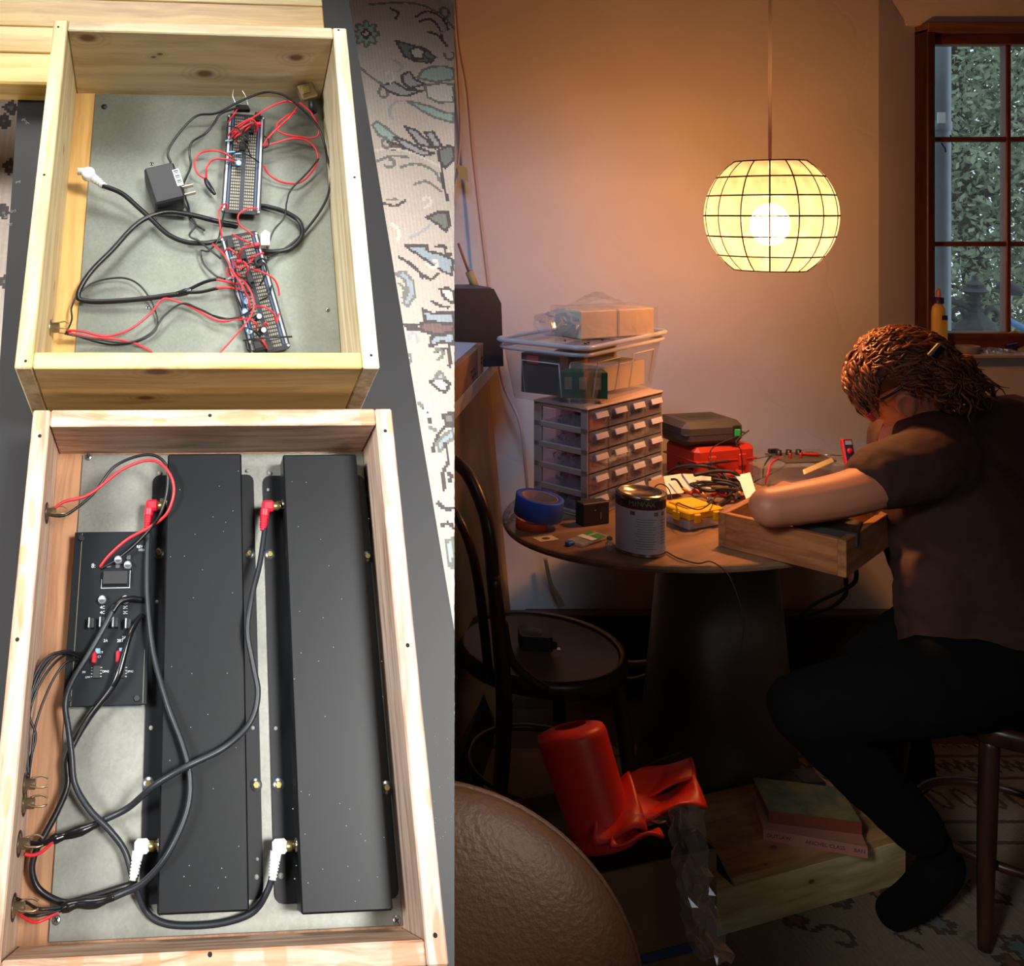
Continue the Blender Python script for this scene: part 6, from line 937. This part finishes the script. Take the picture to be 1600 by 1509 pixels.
# ---------------------------------------------------------------- leather armchair in the foreground
ac = W(690, 1520, 1.32); arm = thing('leather_armchair', 'rounded brown leather chair back in the near left foreground', 'armchair', TR(ac.x, ac.y, 0, -.2)); lth = mat('tan leather', (92, 58, 33), .55, var=.2, vscale=9, bump=.25, bscale=130)
zc = ac.z; mb = MB(); V = []; 
mb.ell((0, 0, zc), (.262, .09, .262), seg=48, rings=28); mb.obj('backrest', lth, arm); MB().ell((0, -.16, .40), (.25, .22, .07), seg=36, rings=14).obj('seat_cushion', lth, arm)
for x in (-.17, .17):
    for y in (-.30, .02): MB().tube([(x, y, .36), (x * 1.1, y * 1.1, .002)], [.02, .012], 10).obj('leg', bent, arm)
MB().tube([(.262 * math.cos(a), .0, zc + .262 * math.sin(a)) for a in np.linspace(-.6, 3.74, 60)], .004, 7).obj('piping', lth, arm)
# ================================================================== the seated person
chair('bentwood chair under the seated person, mostly hidden in shadow', 1.60, 2.08, math.pi)
per = thing('person', 'person in a dark brown T-shirt and black jeans hunched over the table', 'person', TR(1.58, 2.08, .43)); pm = wl(per)
skin = mat('skin', (196, 128, 98), .5, var=.08, vscale=20); shirt = mat('brown cotton', (64, 34, 26), .85, bump=.12, bscale=40); jean = mat('black denim', (12, 11, 12), .9, bump=.1, bscale=300, spec=.1); sock = mat('dark sock', (12, 12, 14), .95, spec=.1)
def fuse(mb, name, m, vox, parent, smooth=6, disp=0):
    o = mb.obj(name, m, parent, local=pm, recalc=True); r = o.modifiers.new('fuse', 'REMESH'); r.mode = 'VOXEL'; r.voxel_size = vox; r.use_smooth_shade = True
    s = o.modifiers.new('soft', 'SMOOTH'); s.factor = .5; s.iterations = smooth
    if disp:
        t = bpy.data.textures.new(name + '_folds', 'CLOUDS'); t.noise_scale = .05; d = o.modifiers.new('folds', 'DISPLACE'); d.texture = t; d.strength = disp; d.mid_level = .5
    return o
def limb(mb, pts, rs, n=6, seg=14):
    mb.tube(pts, rs, seg, n); mb.ell(pts[0], (rs[0],) * 3, seg=12, rings=8); mb.ell(pts[-1], (rs[-1],) * 3, seg=12, rings=8)
HC = Vector((1.448, 2.19, 1.118)); fw_ = Vector((-.74, .22, -.63)).normalized(); up_ = Vector((-.58, .15, .80)); up_ = (up_ - fw_ * up_.dot(fw_)).normalized(); sd_ = fw_.cross(up_).normalized()
if sd_.y > 0: sd_ = -sd_
HR = Matrix((fw_, sd_, up_)).transposed()
h = lambda f, s, u: HC + fw_ * f + sd_ * s + up_ * u
LS, EL, WRI = Vector((1.40, 2.05, .950)), Vector((1.045, 2.005, .874)), Vector((1.265, 2.115, .850)); RS_, ER, WRR = Vector((1.55, 2.34, .95)), Vector((1.57, 2.45, .80)), Vector((1.40, 2.25, .85))
LH, LK, LA = Vector((1.54, 2.0, .535)), Vector((1.075, 1.93, .49)), Vector((1.385, 2.03, .175)); RH, RK, RA = Vector((1.56, 2.19, .535)), Vector((1.43, 2.27, .42)), Vector((1.62, 2.42, .11))
b = MB()
limb(b, [(1.56, 2.09, .56), (1.55, 2.10, .70), (1.51, 2.14, .86), (1.495, 2.175, .95)], [.13, .12, .13, .10]); limb(b, [(1.50, 2.185, .97), (1.485, 2.19, 1.03), h(-.02, 0, -.06)], [.062, .055, .055])
b.ell(HC, (.098, .076, .105), HR, 28, 18); b.ell(h(.035, 0, -.055), (.062, .056, .075), HR); b.ell(h(.062, 0, -.098), (.032, .030, .026), HR)           # skull, jaw, chin
b.tube([h(.090, 0, .012), h(.112, 0, -.028), h(.098, 0, -.042)], [.010, .014, .008], 10, 4); b.tube([h(.088, -.022, -.068), h(.096, 0, -.066), h(.088, .022, -.068)], [.005, .008, .005], 8, 4); b.tube([h(.086, -.04, .022), h(.098, 0, .020), h(.086, .04, .022)], [.008, .010, .008], 8, 4)
for s in (-1, 1): b.ell(h(.080, s * .032, .004), (.010, .012, .009), HR, 10, 8)
b.tube([h(.058, .058, -.056), h(.064, .066, -.036), h(.056, .073, -.012), h(.038, .078, -.008), h(.032, .075, -.028), h(.044, .063, -.052)], .006, 8, 5, closed=True); b.ell(h(.046, .060, -.032), (.016, .009, .022), HR, 12, 8)       # ear rim
limb(b, [LS, LS.lerp(EL, .5) + Vector((0, -.01, -.012)), EL], [.055, .047, .040]); limb(b, [EL, EL.lerp(WRI, .35), WRI], [.041, .040, .027]); limb(b, [RS_, RS_.lerp(ER, .5), ER], [.055, .047, .040]); limb(b, [ER, ER.lerp(WRR, .35), WRR], [.041, .040, .027])
def hand(b, wr, d, side):
    d = Vector(d).normalized(); sdv = d.cross(Vector((0, 0, 1))).normalized() * side; upv = Vector((0, 0, 1)); pc = wr + d * .05; b.ell(pc, (.046, .040, .016), Matrix((d, sdv, upv)).transposed(), 16, 10)
    for k, ln in enumerate((.070, .078, .074, .058)):
        r0 = wr + d * .085 + sdv * (.027 - k * .018); b.tube([r0, r0 + d * ln * .4 + Vector((0, 0, -.006)), r0 + d * ln * .7 + Vector((0, 0, -.022)), r0 + d * ln * .8 + Vector((0, 0, -.040))], [.0095, .009, .0085, .006], 8, 4)
    t0 = wr + d * .03 + sdv * .034; b.tube([t0, t0 + sdv * .018 + d * .022 + Vector((0, 0, -.008)), t0 + sdv * .016 + d * .046 + Vector((0, 0, -.022))], [.012, .010, .007], 8, 4)
hand(b, WRI, (.55, .75, -.12), 1); hand(b, WRR, (.35, -.85, -.1), -1)
limb(b, [LH, LH.lerp(LK, .5), LK], [.075, .07, .052]); limb(b, [LK, LK.lerp(LA, .35), LA], [.05, .05, .034]); limb(b, [RH, RH.lerp(RK, .5), RK], [.075, .07, .052]); limb(b, [RK, RK.lerp(RA, .35), RA], [.05, .05, .034])
limb(b, [LA, (1.425, 2.045, .095), (1.365, 2.015, .055), (1.30, 1.985, .042)], [.034, .036, .032, .026]); limb(b, [RA, (1.62, 2.42, .07), (1.56, 2.40, .045), (1.50, 2.38, .038)], [.034, .034, .032, .026])
fuse(b, 'body', skin, .0052, per, 5)
t = MB(); limb(t, [(1.565, 2.085, .575), (1.555, 2.095, .70), (1.52, 2.13, .84), (1.515, 2.16, .91)], [.172, .168, .165, .115]); limb(t, [LS + Vector((.06, .05, -.01)), LS, LS.lerp(EL, .15), LS.lerp(EL, .30)], [.09, .080, .074, .068]); limb(t, [RS_ + Vector((-.02, -.08, -.01)), RS_, RS_.lerp(ER, .5)], [.09, .075, .064]); limb(t, [(1.44, 2.07, .94), (1.50, 2.18, .975), (1.55, 2.31, .945)], [.085, .085, .08]); limb(t, [(1.49, 2.18, .985), (1.50, 2.185, 1.0)], [.072, .068])
limb(t, [(1.67, 2.17, .955), (1.63, 2.15, .84), (1.61, 2.14, .72)], [.125, .145, .14]); limb(t, [(1.42, 2.04, .70), (1.44, 2.05, .60)], [.08, .09])
sh = fuse(t, 'tshirt', shirt, .0075, per, 8, .014)
j_ = MB(); limb(j_, [(1.57, 2.03, .525), (1.57, 2.15, .525)], [.150, .150]); limb(j_, [LH, LH.lerp(LK, .5), LK], [.105, .092, .068]); limb(j_, [LK, LK.lerp(LA, .35), LK.lerp(LA, .93)], [.068, .066, .056]); limb(j_, [RH, RH.lerp(RK, .5), RK], [.105, .092, .068]); limb(j_, [RK, RK.lerp(RA, .35), RK.lerp(RA, .93)], [.068, .066, .056])
fuse(j_, 'jeans', jean, .0075, per, 6, .008)
s_ = MB(); limb(s_, [LA, (1.435, 2.05, .10), (1.37, 2.017, .06), (1.29, 1.982, .046)], [.040, .045, .040, .034]); fuse(s_, 'sock', sock, .005, per, 5); s_ = MB(); limb(s_, [RA, (1.63, 2.42, .08), (1.56, 2.40, .052), (1.49, 2.378, .044)], [.040, .044, .042, .036]); fuse(s_, 'sock', sock, .005, per, 5)
MB().ell((1.474, 2.06, .085), (.016, .03, .038), seg=14, rings=10).obj('heel_patch', mat('grey heel', (62, 68, 84), .9), per, local=pm)
# hair: a cap and many wavy locks
rg = random.Random(17); hm = []
for i, c in enumerate(((124, 68, 36), (88, 48, 26), (156, 94, 52))): hm.append(mat('brown hair %d' % i, c, .38, var=.2, vscale=60, spec=.6))
cap_ = MB(); N1, N2 = 36, 24
def capv(u, v):
    a = 2 * math.pi * u; th = math.pi * v * .45; d = (up_ * math.cos(th) - fw_ * .06 * math.cos(th) + (fw_ * math.cos(a) + sd_ * math.sin(a)) * math.sin(th)).normalized(); return HC + HR @ Vector((.106 * d.dot(fw_), .086 * d.dot(sd_), .113 * d.dot(up_)))
cap_.grid(capv, N1, N2); hair = cap_.obj('hair', hm[1], per, local=pm)
locks = [MB(), MB(), MB()]
for k in range(1150):
    while True:
        d = Vector((rg.gauss(0, 1), rg.gauss(0, 1), rg.gauss(0, 1))).normalized(); f_, s2, u2 = d.dot(fw_), d.dot(sd_), d.dot(up_)
        if u2 > -.62 and not (f_ > .30 and u2 < .35) and not (abs(s2) > .58 and f_ > -.05 and u2 < .22): break
    p = HC + HR @ Vector((.100 * f_, .080 * s2, .108 * u2)); ln = rg.uniform(.04, .07) * (1.2 if f_ < -.3 else 1)
    if f_ > .35: flow = fw_ * .5 + Vector((0, 0, -.75)) + sd_ * .25 * s2
    else: flow = -fw_ * .62 - up_ * .35 + Vector((0, 0, -.35)) + sd_ * .3 * s2
    flow = flow + Vector((rg.uniform(-.35, .35), rg.uniform(-.35, .35), rg.uniform(-.3, .3))); flow = (flow - d * flow.dot(d) * .75).normalized(); side = d.cross(flow).normalized(); ph = rg.uniform(0, 6.3); am = rg.uniform(.005, .013); q = []
    for i in range(9):
        tt = i / 8; cent = p + flow * ln * tt + d * (.010 * math.sin(math.pi * tt * .8) + .004) - d * (.35 * ln * tt * tt) * (0 if f_ < -.5 and u2 < 0 else 1) + Vector((0, 0, -.012 * tt * tt)); q.append(cent + side * am * math.sin(ph + tt * 9) + d * am * .8 * math.cos(ph + tt * 9) * tt)
    locks[rg.choice((0, 0, 1, 1, 2))].tube(q, [.0030, .0036, .0032, .0026, .0006], 5)
for k in range(70):                              # longer curls at the nape falling on the collar
    st = h(-.075 + rg.uniform(-.02, .02), rg.uniform(-.06, .07), -.045 + rg.uniform(-.04, .05)); ln = rg.uniform(.04, .065); out = Vector((.62, rg.uniform(-.25, .05), -.22 + rg.uniform(-.3, .25))).normalized(); q = [st + out * ln * i / 8 + Vector((0, 0, .014 * math.sin(i * 1.1 + k))) + Vector((0, .010 * math.cos(i * 1.2 + k), 0)) for i in range(9)]; locks[k % 3].tube(q, [.0035, .0042, .0035, .0008], 5)
for i in range(3): o_ = locks[i].obj('hair_locks', hm[i], hair, local=pm, recalc=False); o_['kind'] = 'stuff'
gl_ = thing('magnifier_glasses', 'dark magnifier glasses on the face of the hunched person', 'glasses', TR(*h(.10, .03, .0))); go_ = wl(gl_); gb_ = mat('visor black', (28, 24, 24), .3)
for s in (-1, 1): MB().lathe([(.018, -.004), (.020, 0), (.020, .004), (.012, .006), (0, .006)], 16, h(.112, s * .030, .004), HR @ Euler((0, math.pi / 2, 0)).to_matrix()).obj('lens', gb_, gl_, local=go_)
for s in (-1, 1): MB().tube([h(.105, s * .05, .006), h(.06, s * .085, .010), h(.0, s * .09, .014)], .003, 6, 5).obj('temple', gb_, gl_, local=go_)
MB().box(h(.118, .05, -.018), (.012, .012, .020), HR, bev=.002).obj('red_hinge', mat('red clip', (176, 36, 30), .45), gl_, local=go_)
hc_ = W(1464, 549, 2.085); cl_ = thing('hair_clip', 'dark rectangular clip with a pale rim in the curly hair', 'hair clip', TR(*hc_, 0, .3, .55)); MB().box((0, 0, 0), (.022, .010, .036), bev=.003).obj('clip_frame', mat('clip rim', (120, 110, 106), .4), cl_); MB().box((0, -.0055, 0), (.015, .002, .028), bev=.001).obj('clip_plate', gb_, cl_)
